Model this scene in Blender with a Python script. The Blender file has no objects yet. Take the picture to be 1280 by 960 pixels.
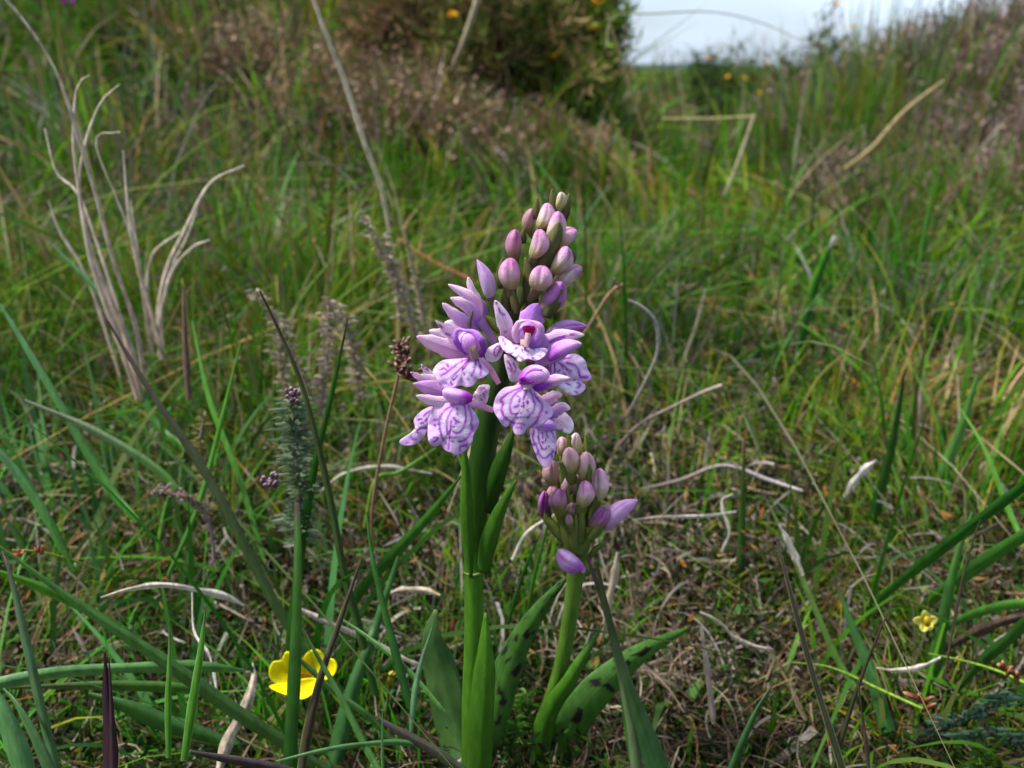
import bpy, math, random
import numpy as np
from mathutils import Vector
random.seed(7); rng = np.random.default_rng(11)
S = bpy.context.scene
R = math.radians

# ---------------- camera, light, exposure ----------------
CH, PITCH, F = 0.26, R(21.5), 1000.0       # camera height, downward pitch, focal length in 1280-px units
CT, ST = math.cos(PITCH), math.sin(PITCH)
cam_d = bpy.data.cameras.new('camera'); cam = bpy.data.objects.new('camera', cam_d)
S.collection.objects.link(cam); S.camera = cam
cam.location = (0, 0, CH); cam.rotation_euler = (R(90) - PITCH, 0, 0)
cam_d.sensor_width = 36; cam_d.lens = 36 * F / 1280
cam_d.clip_start = 0.01; cam_d.clip_end = 3000
cam_d.dof.use_dof = True; cam_d.dof.focus_distance = 0.25; cam_d.dof.aperture_fstop = 12.0

SUN_EL, SUN_AZ = R(58), R(-108)             # azimuth from +Y towards +X
world = bpy.data.worlds.new('World'); S.world = world; world.use_nodes = True
wn = world.node_tree; wn.nodes.clear()
wo = wn.nodes.new('ShaderNodeOutputWorld'); wb = wn.nodes.new('ShaderNodeBackground')
sky = wn.nodes.new('ShaderNodeTexSky'); sky.sky_type = 'NISHITA'; sky.sun_disc = False
sky.sun_elevation = SUN_EL; sky.sun_rotation = SUN_AZ
sky.air_density = 1.0; sky.dust_density = 2.2; sky.ozone_density = 1.4
wmix = wn.nodes.new('ShaderNodeMix'); wmix.data_type = 'RGBA'
wtc = wn.nodes.new('ShaderNodeTexCoord'); wnz = wn.nodes.new('ShaderNodeTexNoise')
wmp = wn.nodes.new('ShaderNodeMapping'); wmp.inputs['Scale'].default_value = (1.2, 1.2, 4.0)
wnz.inputs['Scale'].default_value = 1.6; wnz.inputs['Detail'].default_value = 5
wr = wn.nodes.new('ShaderNodeMapRange')
wr.inputs['From Min'].default_value = 0.35; wr.inputs['From Max'].default_value = 0.7
wr.inputs['To Min'].default_value = 0.35; wr.inputs['To Max'].default_value = 0.92
wn.links.new(wtc.outputs['Generated'], wmp.inputs['Vector']); wn.links.new(wmp.outputs[0], wnz.inputs['Vector'])
wn.links.new(wnz.outputs[0], wr.inputs['Value']); wn.links.new(wr.outputs[0], wmix.inputs['Factor'])
wn.links.new(sky.outputs[0], wmix.inputs['A']); wmix.inputs['B'].default_value = (8.8, 10.6, 13.0, 1)   # thin cloud
wn.links.new(wmix.outputs['Result'], wb.inputs['Color']); wb.inputs['Strength'].default_value = 0.057
wn.links.new(wb.outputs[0], wo.inputs[0])
sun_d = bpy.data.lights.new('sun', 'SUN'); sun = bpy.data.objects.new('sun', sun_d); S.collection.objects.link(sun)
sun_d.energy = 3.3; sun_d.angle = R(10); sun_d.color = (1.0, 0.95, 0.87)
sd = Vector((math.sin(SUN_AZ) * math.cos(SUN_EL), math.cos(SUN_AZ) * math.cos(SUN_EL), math.sin(SUN_EL)))
sun.rotation_euler = sd.to_track_quat('Z', 'Y').to_euler()
S.view_settings.view_transform = 'Standard'; S.view_settings.look = 'None'
S.view_settings.exposure = 1.2; S.view_settings.gamma = 1.0; S.view_settings.use_curve_mapping = False
S.cycles.max_bounces = 6; S.cycles.diffuse_bounces = 2; S.cycles.glossy_bounces = 2
S.cycles.transmission_bounces = 4; S.cycles.transparent_max_bounces = 4
S.cycles.use_denoising = True
try: S.cycles.denoiser = 'OPENIMAGEDENOISE'
except Exception: pass

# ---------------- helpers ----------------
def C(r, g, b):
    c = np.array([r, g, b], float) / 255
    return np.where(c < .04045, c / 12.92, ((c + .055) / 1.055) ** 2.4)
def lerp(a, b, t):
    t = np.asarray(t, float)[..., None]; return a * (1 - t) + b * t
def sstep(x, a, b):
    t = np.clip((np.asarray(x, float) - a) / (b - a), 0, 1); return t * t * (3 - 2 * t)
def vnoise(x, y, s=1.0, seed=0):
    """cheap smooth value noise in [0,1]"""
    x = np.asarray(x, float) / s; y = np.asarray(y, float) / s
    xi, yi = np.floor(x), np.floor(y); fx, fy = x - xi, y - yi
    fx = fx * fx * (3 - 2 * fx); fy = fy * fy * (3 - 2 * fy)
    def hsh(a, b):
        v = np.sin(a * 127.1 + b * 311.7 + seed * 74.7) * 43758.5453; return v - np.floor(v)
    return (hsh(xi, yi) * (1 - fx) + hsh(xi + 1, yi) * fx) * (1 - fy) + (hsh(xi, yi + 1) * (1 - fx) + hsh(xi + 1, yi + 1) * fx) * fy
def hgt(x, y):
    x = np.asarray(x, float); y = np.asarray(y, float)
    z = 0.022 * (vnoise(x, y, .16, 1) - .5) * sstep(y, .15, .6) + 0.05 * (vnoise(x, y, .55, 2) - .5) * sstep(y, .4, 1.2)
    z = z + 0.13 * sstep(y, 2.5, 14)
    z = z - .036 * (1 - sstep(y, .27, .52))
    # bank on the left and centre
    edge = .28 + .05 * y
    z = z + (0.62 * sstep(y, .85, 2.9) + .35 * sstep(y, 2.9, 6)) * sstep(edge - x, -.12, .55) * (1 - sstep(y, 12, 40))
    # hummock on the right
    d = np.sqrt(((x - 1.55) / 1.05) ** 2 + ((y - 2.25) / 1.1) ** 2)
    z = z + 0.235 * (1 - sstep(d, 0.0, 1.15))
    return z
def P(px, py, Y):
    px, py, Y = np.broadcast_arrays(np.asarray(px, float), np.asarray(py, float), np.asarray(Y, float))
    a = (px - 640) / F; b = (480 - py) / F
    ry = CT + b * ST; rz = -ST + b * CT; t = Y / ry
    return np.stack([a * t, Y, CH + rz * t], -1)
def KP(py, Y):      # metres per pixel at that place
    return float(Y) / (CT + (480 - py) / F * ST) / F
def GY(px, py, top=3.0):
    """distance at which the ray through a pixel meets the ground"""
    a = (px - 640) / F; b = (480 - py) / F; ry = CT + b * ST; rz = -ST + b * CT
    Y = .12
    while Y < top:
        p = a * Y / ry
        if CH + rz * Y / ry < float(hgt(p, Y)): return Y
        Y *= 1.01
    return top
def cr(pts, n):
    """Catmull-Rom through the points, n samples even in chord length"""
    p = np.array(pts, float)
    if len(p) == 2: return p[0] + (p[1] - p[0]) * np.linspace(0, 1, n)[:, None]
    q = np.vstack([2 * p[0] - p[1], p, 2 * p[-1] - p[-2]])
    d = np.r_[0, np.cumsum(np.linalg.norm(np.diff(p[:, :2], axis=0), axis=1) + 1e-6)]
    u = np.interp(np.linspace(0, d[-1], n), d, np.arange(len(p)))
    i = np.clip(u.astype(int), 0, len(p) - 2); t = (u - i)[:, None]
    a, b, c, e = q[i], q[i + 1], q[i + 2], q[i + 3]
    return .5 * (2 * b + (c - a) * t + (2 * a - 5 * b + 4 * c - e) * t ** 2 + (3 * b - a - 3 * c + e) * t ** 3)
def crc(pts, n):
    p = np.array(pts, float); m = len(p); d = np.r_[0, np.cumsum(np.linalg.norm(np.roll(p, -1, 0) - p, axis=1))]
    u = np.interp(np.linspace(0, d[-1], n, endpoint=False), d, np.arange(m + 1)); i = u.astype(int) % m; t = (u - np.floor(u))[:, None]
    a, b, c, e = p[(i - 1) % m], p[i], p[(i + 1) % m], p[(i + 2) % m]
    return .5 * (2 * b + (c - a) * t + (2 * a - 5 * b + 4 * c - e) * t ** 2 + (3 * b - a - 3 * c + e) * t ** 3)

# ---------------- materials ----------------
def mat(name, rough=.5, trans=.25, spec=.35, nscale=300., namt=.25, bump=.15, bscale=900., tcol=None, stretch=(1, 1, .25), gain=1.):
    m = bpy.data.materials.new(name); m.use_nodes = True; nt = m.node_tree; nt.nodes.clear()
    N = nt.nodes.new; L = nt.links.new
    out = N('ShaderNodeOutputMaterial'); at = N('ShaderNodeAttribute'); at.attribute_name = 'Col'
    tc = N('ShaderNodeTexCoord'); mp = N('ShaderNodeMapping'); mp.inputs['Scale'].default_value = stretch
    L(tc.outputs['Object'], mp.inputs['Vector'])
    nz = N('ShaderNodeTexNoise'); nz.inputs['Scale'].default_value = nscale; nz.inputs['Detail'].default_value = 3
    L(mp.outputs[0], nz.inputs['Vector'])
    mr = N('ShaderNodeMapRange'); mr.inputs['From Min'].default_value = .3; mr.inputs['From Max'].default_value = .7
    mr.inputs['To Min'].default_value = gain * (1 - namt); mr.inputs['To Max'].default_value = gain * (1 + namt)
    L(nz.outputs[0], mr.inputs['Value'])
    mul = N('ShaderNodeVectorMath'); mul.operation = 'SCALE'; L(at.outputs['Color'], mul.inputs[0]); L(mr.outputs[0], mul.inputs['Scale'])
    pb = N('ShaderNodeBsdfPrincipled'); pb.inputs['Roughness'].default_value = rough
    pb.inputs['Specular IOR Level'].default_value = spec
    L(mul.outputs[0], pb.inputs['Base Color'])
    if bump:
        bn = N('ShaderNodeTexNoise'); bn.inputs['Scale'].default_value = bscale; L(mp.outputs[0], bn.inputs['Vector'])
        bp = N('ShaderNodeBump'); bp.inputs['Strength'].default_value = bump; bp.inputs['Distance'].default_value = .001
        L(bn.outputs[0], bp.inputs['Height']); L(bp.outputs[0], pb.inputs['Normal'])
    last = pb.outputs[0]
    if trans:
        tr = N('ShaderNodeBsdfTranslucent'); mx = N('ShaderNodeMixShader'); mx.inputs[0].default_value = trans
        if tcol:
            tm = N('ShaderNodeVectorMath'); tm.operation = 'MULTIPLY'; tm.inputs[1].default_value = tcol
            L(mul.outputs[0], tm.inputs[0]); L(tm.outputs[0], tr.inputs['Color'])
        else: L(mul.outputs[0], tr.inputs['Color'])
        L(pb.outputs[0], mx.inputs[1]); L(tr.outputs[0], mx.inputs[2]); last = mx.outputs[0]
    L(last, out.inputs[0]); return m
M_leaf = mat('leaf_green', .45, .28, .3, 350, .22, .2, 1400, (1.3, 1.25, .6), gain=.72)
M_petal = mat('petal', .55, .34, .22, 500, .06, .35, 2200, None, (1, 1, 1))
M_dry = mat('dry_straw', .75, .12, .2, 500, .38, .4, 1600, gain=.95)
M_twig = mat('twig_bark', .85, 0, .15, 700, .35, .5, 1800, None, (1, 1, 1))
M_field = mat('field_growth', .65, .22, .05, 40, .18, 0, gain=.66)
M_litter = mat('litter', .8, .1, .15, 300, .3, 0, gain=.54)

# ---------------- mesh building ----------------
def link_mesh(name, V, polys, col, material, smooth=True):
    """polys: list of equal-size index arrays [(n,4) and/or (m,3)]"""
    me = bpy.data.meshes.new(name); V = np.asarray(V, np.float32)
    polys = [np.asarray(p, np.int32) for p in polys if len(p)]
    lv = np.concatenate([p.ravel() for p in polys]); cnt = np.concatenate([np.full(len(p), p.shape[1], np.int32) for p in polys])
    me.vertices.add(len(V)); me.vertices.foreach_set('co', V.ravel())
    me.loops.add(len(lv)); me.loops.foreach_set('vertex_index', lv)
    me.polygons.add(len(cnt)); st = np.r_[0, np.cumsum(cnt)[:-1]].astype(np.int32)
    me.polygons.foreach_set('loop_start', st)
    me.polygons.foreach_set('use_smooth', np.full(len(cnt), smooth))
    me.update(calc_edges=True)
    a = me.color_attributes.new('Col', 'FLOAT_COLOR', 'POINT')
    cc = np.ones((len(V), 4), np.float32); cc[:, :3] = np.clip(col, 0, 1); a.data.foreach_set('color', cc.ravel())
    me.materials.append(material)
    return me
class MB:
    def __init__(s): s.v = []; s.c = []; s.q = []; s.t = []; s.n = 0
    def add(s, V, col, q=(), t=()):
        V = np.asarray(V, float).reshape(-1, 3); col = np.broadcast_to(np.asarray(col, float).reshape(-1, 3) if np.ndim(col) > 1 else col, V.shape)
        s.v.append(V); s.c.append(col)
        if len(q): s.q.append(np.asarray(q) + s.n)
        if len(t): s.t.append(np.asarray(t) + s.n)
        s.n += len(V)
    def grid(s, V, col, closed=False):
        """V (n,m,3): quads between rows"""
        n, m = V.shape[:2]; i = np.arange(n - 1)[:, None] * m; j = np.arange(m if closed else m - 1)[None, :]; jn = (j + 1) % m
        q = np.stack([i + j, i + jn, i + m + jn, i + m + j], -1).reshape(-1, 4); s.add(V, np.broadcast_to(col, V.shape).reshape(-1, 3), q)
    def build(s, name, material, parent=None, solid=0, loc=None, subd=0):
        V = np.concatenate(s.v); col = np.concatenate(s.c)
        root = parent
        while root is not None and root.parent is not None: root = root.parent
        L = np.array(root.location) if root is not None else (np.array(loc, float) if loc is not None else V[np.argmin(V[:, 2])])
        me = link_mesh(name, V - L, [np.concatenate(a) for a in (s.q, s.t) if a], col, material)
        o = bpy.data.objects.new(name, me); S.collection.objects.link(o)
        if parent is not None: o.parent = parent
        else: o.location = L
        if solid:
            m = o.modifiers.new('thickness', 'SOLIDIFY'); m.thickness = solid; m.offset = 0
        if subd:
            m = o.modifiers.new('smooth', 'SUBSURF'); m.levels = m.render_levels = subd
        return o
def empty(name, loc):
    o = bpy.data.objects.new(name, None); o.empty_display_size = .01; o.location = [float(v) for v in loc]; S.collection.objects.link(o); return o
def tag(o, label=None, cat=None, group=None, kind=None):
    for k, v in (('label', label), ('category', cat), ('group', group), ('kind', kind)):
        if v: o[k] = v
    return o

def ribbon(mb, pts, w, col, n=20, across=4, cup=.3, prof='blade', twist=0., wave=0., tipn=1.0, phase=0., wob=0.):
    """leaf or petal along pts [(px,py,Y)..]; w: full width in px (number or list along); col(s,c)->rgb"""
    p = cr(pts, n); s = np.linspace(0, 1, n)
    d = np.gradient(p[:, :2], axis=0); d /= np.linalg.norm(d, axis=1)[:, None] + 1e-9
    pr = np.stack([-d[:, 1], d[:, 0]], 1)
    W = np.interp(s, np.linspace(0, 1, len(w)), w) if np.ndim(w) else np.full(n, float(w))
    if prof == 'blade': W = W * np.clip(1 - s ** 6, .0, 1) * (1 - .25 * s)
    elif prof == 'petal': W = W * np.clip((s + .03) ** .5 * (1 - s) ** .68 * 2.1, .02, 1.05)
    elif prof == 'leaf': W = W * np.clip(np.minimum(1, .55 + s * 1.4) * (1 - s ** 3) ** .8, .01, 1)
    elif prof == 'raw': pass
    W = np.maximum(W, .35)
    if wob: W = W * (1 + wob * (vnoise(s * 9 + p[0, 0], s * 0 + p[0, 1], 1, 19) - .5))
    c = np.linspace(-1, 1, across + 1)
    tw = twist * s if not np.ndim(twist) else np.interp(s, np.linspace(0, 1, len(twist)), twist)
    off = c[None, :] * W[:, None] / 2
    dep = cup * (np.abs(c)[None, :] ** 1.6) * W[:, None] / 2 + wave * np.sin(s * 17 + phase)[:, None] * (c[None, :] ** 2) * W[:, None] / 2
    k = np.array([KP(a, b) for a, b in p[:, 1:]])[:, None]
    X = p[:, 0:1] + pr[:, 0:1] * (off * np.cos(tw)[:, None] - dep * np.sin(tw)[:, None])
    Yp = p[:, 1:2] + pr[:, 1:2] * (off * np.cos(tw)[:, None] - dep * np.sin(tw)[:, None])
    D = p[:, 2:3] + (off * np.sin(tw)[:, None] + dep * np.cos(tw)[:, None]) * k
    ss, cc = np.meshgrid(s, c, indexing='ij')
    mb.grid(P(X, Yp, D), col(ss, cc))
def tube(mb, pts, w, col, n=20, m=8, tipclose=True, ridge=0., rn=3):
    """round stalk; w diameter in px (number or list)"""
    p = cr(pts, n); s = np.linspace(0, 1, n)
    d = np.gradient(p[:, :2], axis=0); d /= np.linalg.norm(d, axis=1)[:, None] + 1e-9
    pr = np.stack([-d[:, 1], d[:, 0]], 1)
    W = np.interp(s, np.linspace(0, 1, len(w)), w) if np.ndim(w) else np.full(n, float(w))
    th = np.arange(m) / m * 2 * np.pi
    k = np.array([KP(a, b) for a, b in p[:, 1:]])[:, None]
    r = W[:, None] / 2 * (1 + ridge * np.cos(rn * th)[None, :])
    X = p[:, 0:1] + pr[:, 0:1] * r * np.cos(th); Yp = p[:, 1:2] + pr[:, 1:2] * r * np.cos(th); D = p[:, 2:3] - r * np.sin(th) * k
    ss, tt = np.meshgrid(s, th, indexing='ij')
    mb.grid(P(X, Yp, D), col(ss, np.cos(tt)), closed=True)
def flat(c): return lambda s, k: np.broadcast_to(np.asarray(c, float), s.shape + (3,))
def grad(*cs):
    cs = np.array(cs, float)
    def f(s, k):
        u = s * (len(cs) - 1); i = np.clip(u.astype(int), 0, len(cs) - 2); return lerp(cs[i], cs[i + 1], u - i)
    return f
def seg_dist(x, y, pl):
    pl = np.array(pl, float); best = np.full(x.shape, 1e9)
    if len(pl) == 1: return np.hypot(x - pl[0, 0], y - pl[0, 1])
    for a, b in zip(pl[:-1], pl[1:]):
        ab = b - a; t = np.clip(((x - a[0]) * ab[0] + (y - a[1]) * ab[1]) / (ab @ ab + 1e-9), 0, 1)
        best = np.minimum(best, np.hypot(x - a[0] - t * ab[0], y - a[1] - t * ab[1]))
    return best
LIPW, LIPE, MARK = C(232, 212, 236), C(224, 186, 232), C(150, 22, 178)
def patch(mb, outline, Y, marks=(), mw=1.5, tilt=(0, 0), bulge=0., ruffle=0., rk=7, ctr=None, cin=LIPW, cedge=LIPE, mcol=MARK, rings=30, m=120, keel=0, speck=0.):
    """lobed sheet (flower lip) with traced pigment lines; depth from tilt, bulge and ruffle (in px)"""
    o = crc(outline, m); c = np.array(ctr if ctr is not None else o.mean(0), float)
    r = np.linspace(0, 1, rings)[:, None]; th = np.arctan2(o[:, 1] - c[1], o[:, 0] - c[0])[None, :]
    X = c[0] + (o[:, 0] - c[0])[None, :] * r; Yp = c[1] + (o[:, 1] - c[1])[None, :] * r
    k = KP(c[1], Y); sz = np.ptp(o[:, 0]) + np.ptp(o[:, 1])
    dep = tilt[0] * (X - c[0]) + tilt[1] * (Yp - c[1]) - bulge * (1 - r ** 2) + ruffle * np.sin(rk * th + 1.3) * r ** 3 + .35 * ruffle * np.sin(rk * 2.3 * th) * r ** 4
    if keel: dep = dep - keel * np.exp(-((X - c[0]) / (.08 * sz)) ** 2) * (Yp < c[1] + .1 * sz)
    col = lerp(cin, cedge, sstep(r + 0 * X, .45, 1.05))
    nz = vnoise(X, Yp, 5, 3); col = col * (.93 + .12 * nz)[..., None]
    if len(marks):
        d = np.full(X.shape, 1e9)
        jx = X + 1.3 * (vnoise(X, Yp, 3.1, 8) - .5); jy = Yp + 1.3 * (vnoise(X, Yp, 2.7, 9) - .5)
        for pl in marks:
            wl = 1.0
            if isinstance(pl, tuple): wl, pl = pl
            q = cr(pl, max(2, 3 * len(pl))) if len(pl) > 2 else np.array(pl, float)
            d = np.minimum(d, seg_dist(jx, jy, q) / wl)
        mm = (1 - sstep(d, mw * .35, mw * 1.1)) * (.6 + .55 * vnoise(X, Yp, 7, 24)).clip(0, 1); col = lerp(col, C(206, 140, 222), .45 * (1 - sstep(d, mw * .8, mw * 2.6)))
        col = lerp(col, mcol, mm * (.8 + .2 * vnoise(X, Yp, 2.2, 4)))
    if speck:
        sp = vnoise(X, Yp, 2.6, 21); col = lerp(col, mcol, sstep(sp, 1 - speck, 1 - speck + .1) * .8)
    V = P(X, Yp, Y + dep * k)
    V2 = V[1:]; mb.grid(V2, col[1:], closed=False)
    # close the seam and centre
    n0 = mb.n - V2.shape[0] * m; i = np.arange(rings - 2) * m
    mb.q.append(np.stack([n0 + i + m - 1, n0 + i, n0 + i + m, n0 + i + 2 * m - 1], -1))
    mb.add(V[0, :1], col[0, :1]); ci = mb.n - 1; j = np.arange(m)
    mb.t.append(np.stack([np.full(m, ci), n0 + j, n0 + (j + 1) % m], -1))
def budm(mb, base, tip, w, Yb, Yt, ctip, cmid, cbase, bend=0., blunt=.42, seam=1., ph=0., n=22, m=40):
    b, t = np.array(base, float), np.array(tip, float); ax = t - b; pr = np.array([-ax[1], ax[0]]) / np.linalg.norm(ax)
    s = np.linspace(0, 1, n) ** .9; th = np.arange(m) / m * 2 * np.pi
    cx = b + ax * s[:, None] + pr * (bend * np.sin(s * np.pi))[:, None]
    r = w / 2 * np.clip((s + .05) ** .55 * np.clip(1 - s, 0, 1) ** (blunt + .12) * 1.95, .0, 1.04)
    r[-1] = .3
    cr_ = np.abs((th[None, :] - np.pi / 2 + .5 * np.sin(ph * 1.7) + (s[:, None] - .5) * .8 * np.cos(ph) + np.pi) % (2 * np.pi) - np.pi)
    rr = r[:, None] * (1 + .10 * np.cos(3 * th + ph)[None, :]) * (1 - .13 * seam * np.exp(-(cr_ / .16) ** 2) * sstep(s, .15, .5)[:, None] + .07 * seam * np.exp(-((cr_ - .38) / .2) ** 2))
    k = KP(b[1], Yb); Yc = Yb + (Yt - Yb) * s
    X = cx[:, 0:1] + pr[0] * rr * np.cos(th); Yp = cx[:, 1:2] + pr[1] * rr * np.cos(th); D = Yc[:, None] - rr * np.sin(th) * k
    ss = np.broadcast_to(s[:, None], X.shape)
    ang = cr_
    col = lerp(lerp(np.broadcast_to(cbase, X.shape + (3,)), cmid, sstep(ss + .2 * (vnoise(X, Yp, 5, 15) - .5), .12, .55)), ctip, sstep(ss + .3 * (vnoise(X, Yp, 6, 5) - .5), .5, .98))
    col = col * (.86 + .26 * vnoise(th[None, :] * 6 + 3 * ph + 0 * ss, ss * 2.2, 1., 16))[..., None]
    dark = np.exp(-(ang / .17) ** 2) * sstep(ss, .25, .7) * .55 * seam
    pale = sstep(ang, .5, .8) * (1 - sstep(ang, .9, 1.5)) * .22
    col = lerp(lerp(col, ctip * .55, dark), C(238, 225, 232), pale * sstep(ss, .3, .8))
    mb.grid(P(X, Yp, D), col, closed=True)

# ---------------- setting: ground, far hill ----------------
def axis(lim, dense, n, far):
    a = np.linspace(-lim, lim, n); g = np.geomspace(lim * 1.08, far, 26); return np.r_[-g[::-1], a, g]
gx = axis(4.5, 0, 170, 900); gy = np.r_[-np.geomspace(1.6, 60, 14)[::-1], np.linspace(-1.5, 6, 230), np.geomspace(6.2, 900, 40)]
GX, GYY = np.meshgrid(gx, gy); GZ = hgt(GX, GYY)
gm = MB(); gcol = lerp(C(40, 31, 24), C(40, 46, 22), vnoise(GX, GYY, .3, 5)); gcol = lerp(gcol, C(96, 118, 62), sstep(GYY, 3, 9))
gm.grid(np.stack([GX, GYY, GZ], -1), gcol)
M_ground = mat('peaty_ground', .9, 0, .1, 60, .5, .6, 200, None, (1, 1, 1), gain=.45)
g = gm.build('ground', M_ground, loc=(0, 0, 0)); tag(g, kind='structure')
hm = MB(); hx = np.linspace(20, 170, 120)
ridge = np.sin(np.linspace(0, np.pi, 120)) ** .5 * 2.2 + 1.6 * vnoise(hx, hx * 0, 60, 3) + .5 * vnoise(hx, hx * 0, 9, 4)
rows = [np.stack([hx, 520 + 60 * u + hx * 0, .15 + ridge * math.sin(u * math.pi)], -1) for u in np.linspace(0, 1, 9)]
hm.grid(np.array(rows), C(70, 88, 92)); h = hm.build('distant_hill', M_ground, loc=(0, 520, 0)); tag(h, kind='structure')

# ---------------- the tall orchid ----------------
def Z(pts, o, s): return [(o[0] + x / s, o[1] + y / s) for x, y in pts]
zA = lambda *p: Z(p, (600, 360), 6.4)
zB = lambda *p: Z(p, (490, 340), 6.4)
zC = lambda *p: Z(p, (620, 230), 5.65)
zD = lambda *p: Z(p, (670, 530), 4.8)
z6 = lambda *p: Z(p, (490, 440), 6.857)
z7 = lambda *p: Z(p, (600, 440), 6.4)
def wy(pts, Y):
    Ys = np.interp(np.linspace(0, 1, len(pts)), np.linspace(0, 1, len(Y)), Y) if np.ndim(Y) else [Y] * len(pts)
    return [(a, b, y) for (a, b), y in zip(pts, Ys)]
GRN, GRN2, GRND = C(82, 134, 34), C(60, 108, 26), C(44, 80, 20)
OLIVE, OLIVE2 = C(104, 112, 48), C(72, 70, 36)
LIL, LIL2, LILP, VIO = C(252, 216, 236), C(246, 192, 230), C(252, 232, 244), C(150, 50, 190)
gyb = GY(592, 958)
O1 = empty('spotted_orchid', P(592, 958, .24)); O1.location.z = float(hgt(O1.location.x, .24))
tag(O1, 'tall spotted orchid with open pale purple flowers patterned in violet loops', 'orchid')
mb = MB()
def stemcol(s, c):
    col = lerp(lerp(GRN, GRND, sstep(s, .25, .55)), C(70, 74, 36), sstep(s, .6, .95)) * (.9 + .2 * vnoise(s * 9, c * 7, 1, 3))[..., None]  # darker below the flower spike: its shade is put into the stem colour
    return col * (1 + .05 * c)[..., None]
tube(mb, [(590, 990, .245), (590, 900, .242), (592, 800, .24), (592, 715, .24), (594, 660, .24), (600, 590, .24), (611, 520, .24), (628, 455, .241), (648, 390, .241), (668, 330, .241), (682, 285, .241), (690, 256, .241)],
     [28, 27, 26, 24, 24, 26, 32, 32, 28, 20, 13, 5], stemcol, n=70, m=20, ridge=.04, rn=7)
stem = mb.build('flower_stem', M_leaf, O1)
mb = MB(); tube(mb, [(580, 716, .239), (592, 719, .236), (605, 715, .239)], [3, 4, 3], flat(C(136, 160, 84)), n=10, m=6); mb.build('node_ring', M_leaf, stem)
def lf(parent, pts, w, c0=GRN2, c1=GRN, n=34, cup=.35, prof='leaf', twist=0., spots=0, name='leaf', seed=0, label=None, across=8, solid=.0004, wave=0.):
    def col(s, c):
        q = lerp(c0, c1, s) * (.9 + .16 * vnoise(s * 60 + seed, c * 5, 1.3, 7))[..., None]
        q = q * (.92 + .16 * (np.sin(c * 24 + seed) > 0))[..., None]; q = lerp(q, q * 1.35, np.exp(-(c / .1) ** 2) * .5)
        q = lerp(q, C(120, 110, 60), sstep(s, .965, 1.) * .7)
        if spots:
            v = vnoise(s * spots * 2.1 + seed, c * 3.4 + seed + .8 * np.sin(s * 31), 1., 13); q = lerp(q, C(38, 28, 30), sstep(v, .73, .77) * (1 - sstep(np.abs(c), .75, .95)))
        return q
    m = MB(); ribbon(m, pts, w, col, n=n if not spots else 90, across=across if not spots else 20, cup=cup, prof=prof, twist=twist, wave=wave, phase=seed)
    o = m.build(name, M_leaf, parent, solid=solid)
    if label: o['label'] = label
    return o
# sheathing stem leaves
lf(O1, [(589, 722, .2345), (586, 690, .233), (583, 640, .232), (582, 585, .2315), (577, 545, .231)], [3, 15, 15, 10, 3], cup=.6, prof='raw')
lf(O1, [(604, 716, .237), (610, 680, .234), (624, 640, .233), (645, 600, .233)], [15, 22, 15, 2], GRN2, GRN, prof='raw', cup=.4)
lf(O1, [(606, 640, .238), (618, 600, .236), (634, 560, .236), (642, 536, .237)], [22, 26, 17, 3], GRND, GRN2, prof='raw', cup=.4)
lf(O1, [(598, 985, .231), (601, 900, .229), (606, 830, .229), (607, 766, .231)], [30, 32, 27, 3], GRN2, GRN, prof='raw', cup=.5, seed=3)
lf(O1, [(585, 1000, .245), (572, 930, .262), (554, 850, .268), (540, 795, .268), (545, 762, .27)], [20, 44, 46, 38, 4], C(60, 96, 40), C(86, 124, 66), prof='raw', cup=.3, seed=2, wave=.12, label='broad dull unspotted leaf behind the stem')
lf(O1, [(606, 960, .25), (618, 895, .256), (640, 822, .262), (672, 765, .266), (708, 722, .27)], [18, 38, 36, 22, 5], C(58, 96, 34), C(76, 122, 46), prof='raw', cup=.35, spots=13, seed=5, label='spotted leaf leaning right')

def bud(parent, base, tip, w, Y, cs, bend=0., ph=0., Yt=None, stalk=None, blunt=.42, seam=1.):
    m = MB(); budm(m, base, tip, w, Y, Yt if Yt else Y - .002, *cs, bend=bend, ph=ph, blunt=blunt, seam=seam)
    if stalk: tube(m, [(stalk[0], stalk[1], .24), ((stalk[0] + base[0]) / 2, (stalk[1] + base[1]) / 2 + 2, (.24 + Y) / 2), (base[0] + .15 * (tip[0] - base[0]), base[1] + .15 * (tip[1] - base[1]), Y)], [w * .34, w * .4, w * .5], grad(C(112, 106, 62), C(128, 108, 84)), n=10, m=10)
    return m.build('bud', M_petal, parent)
def bract(parent, pts, w, c0=OLIVE2, c1=OLIVE, name='bract', prof='leaf', cup=.7):
    m = MB(); ribbon(m, pts, w, lambda s, c: lerp(c0, c1, s) * (.92 + .14 * vnoise(s * 30, c * 3, 1, 6))[..., None], n=22, across=6, cup=cup, prof=prof)
    return m.build(name, M_leaf, parent, solid=.0003)
PK = (C(200, 112, 180), C(222, 180, 204), C(176, 168, 112))
PKD = (C(176, 88, 158), C(196, 142, 168), C(142, 130, 80))
PKP = (C(204, 130, 192), C(228, 204, 206), C(184, 180, 118))
GRB = (C(196, 176, 162), C(196, 190, 140), C(168, 172, 100))
BR = (C(176, 116, 146), C(186, 148, 146), C(146, 136, 88))
def ZC(x, y): return (620 + x / 5.65, 230 + y / 5.65)
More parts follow.
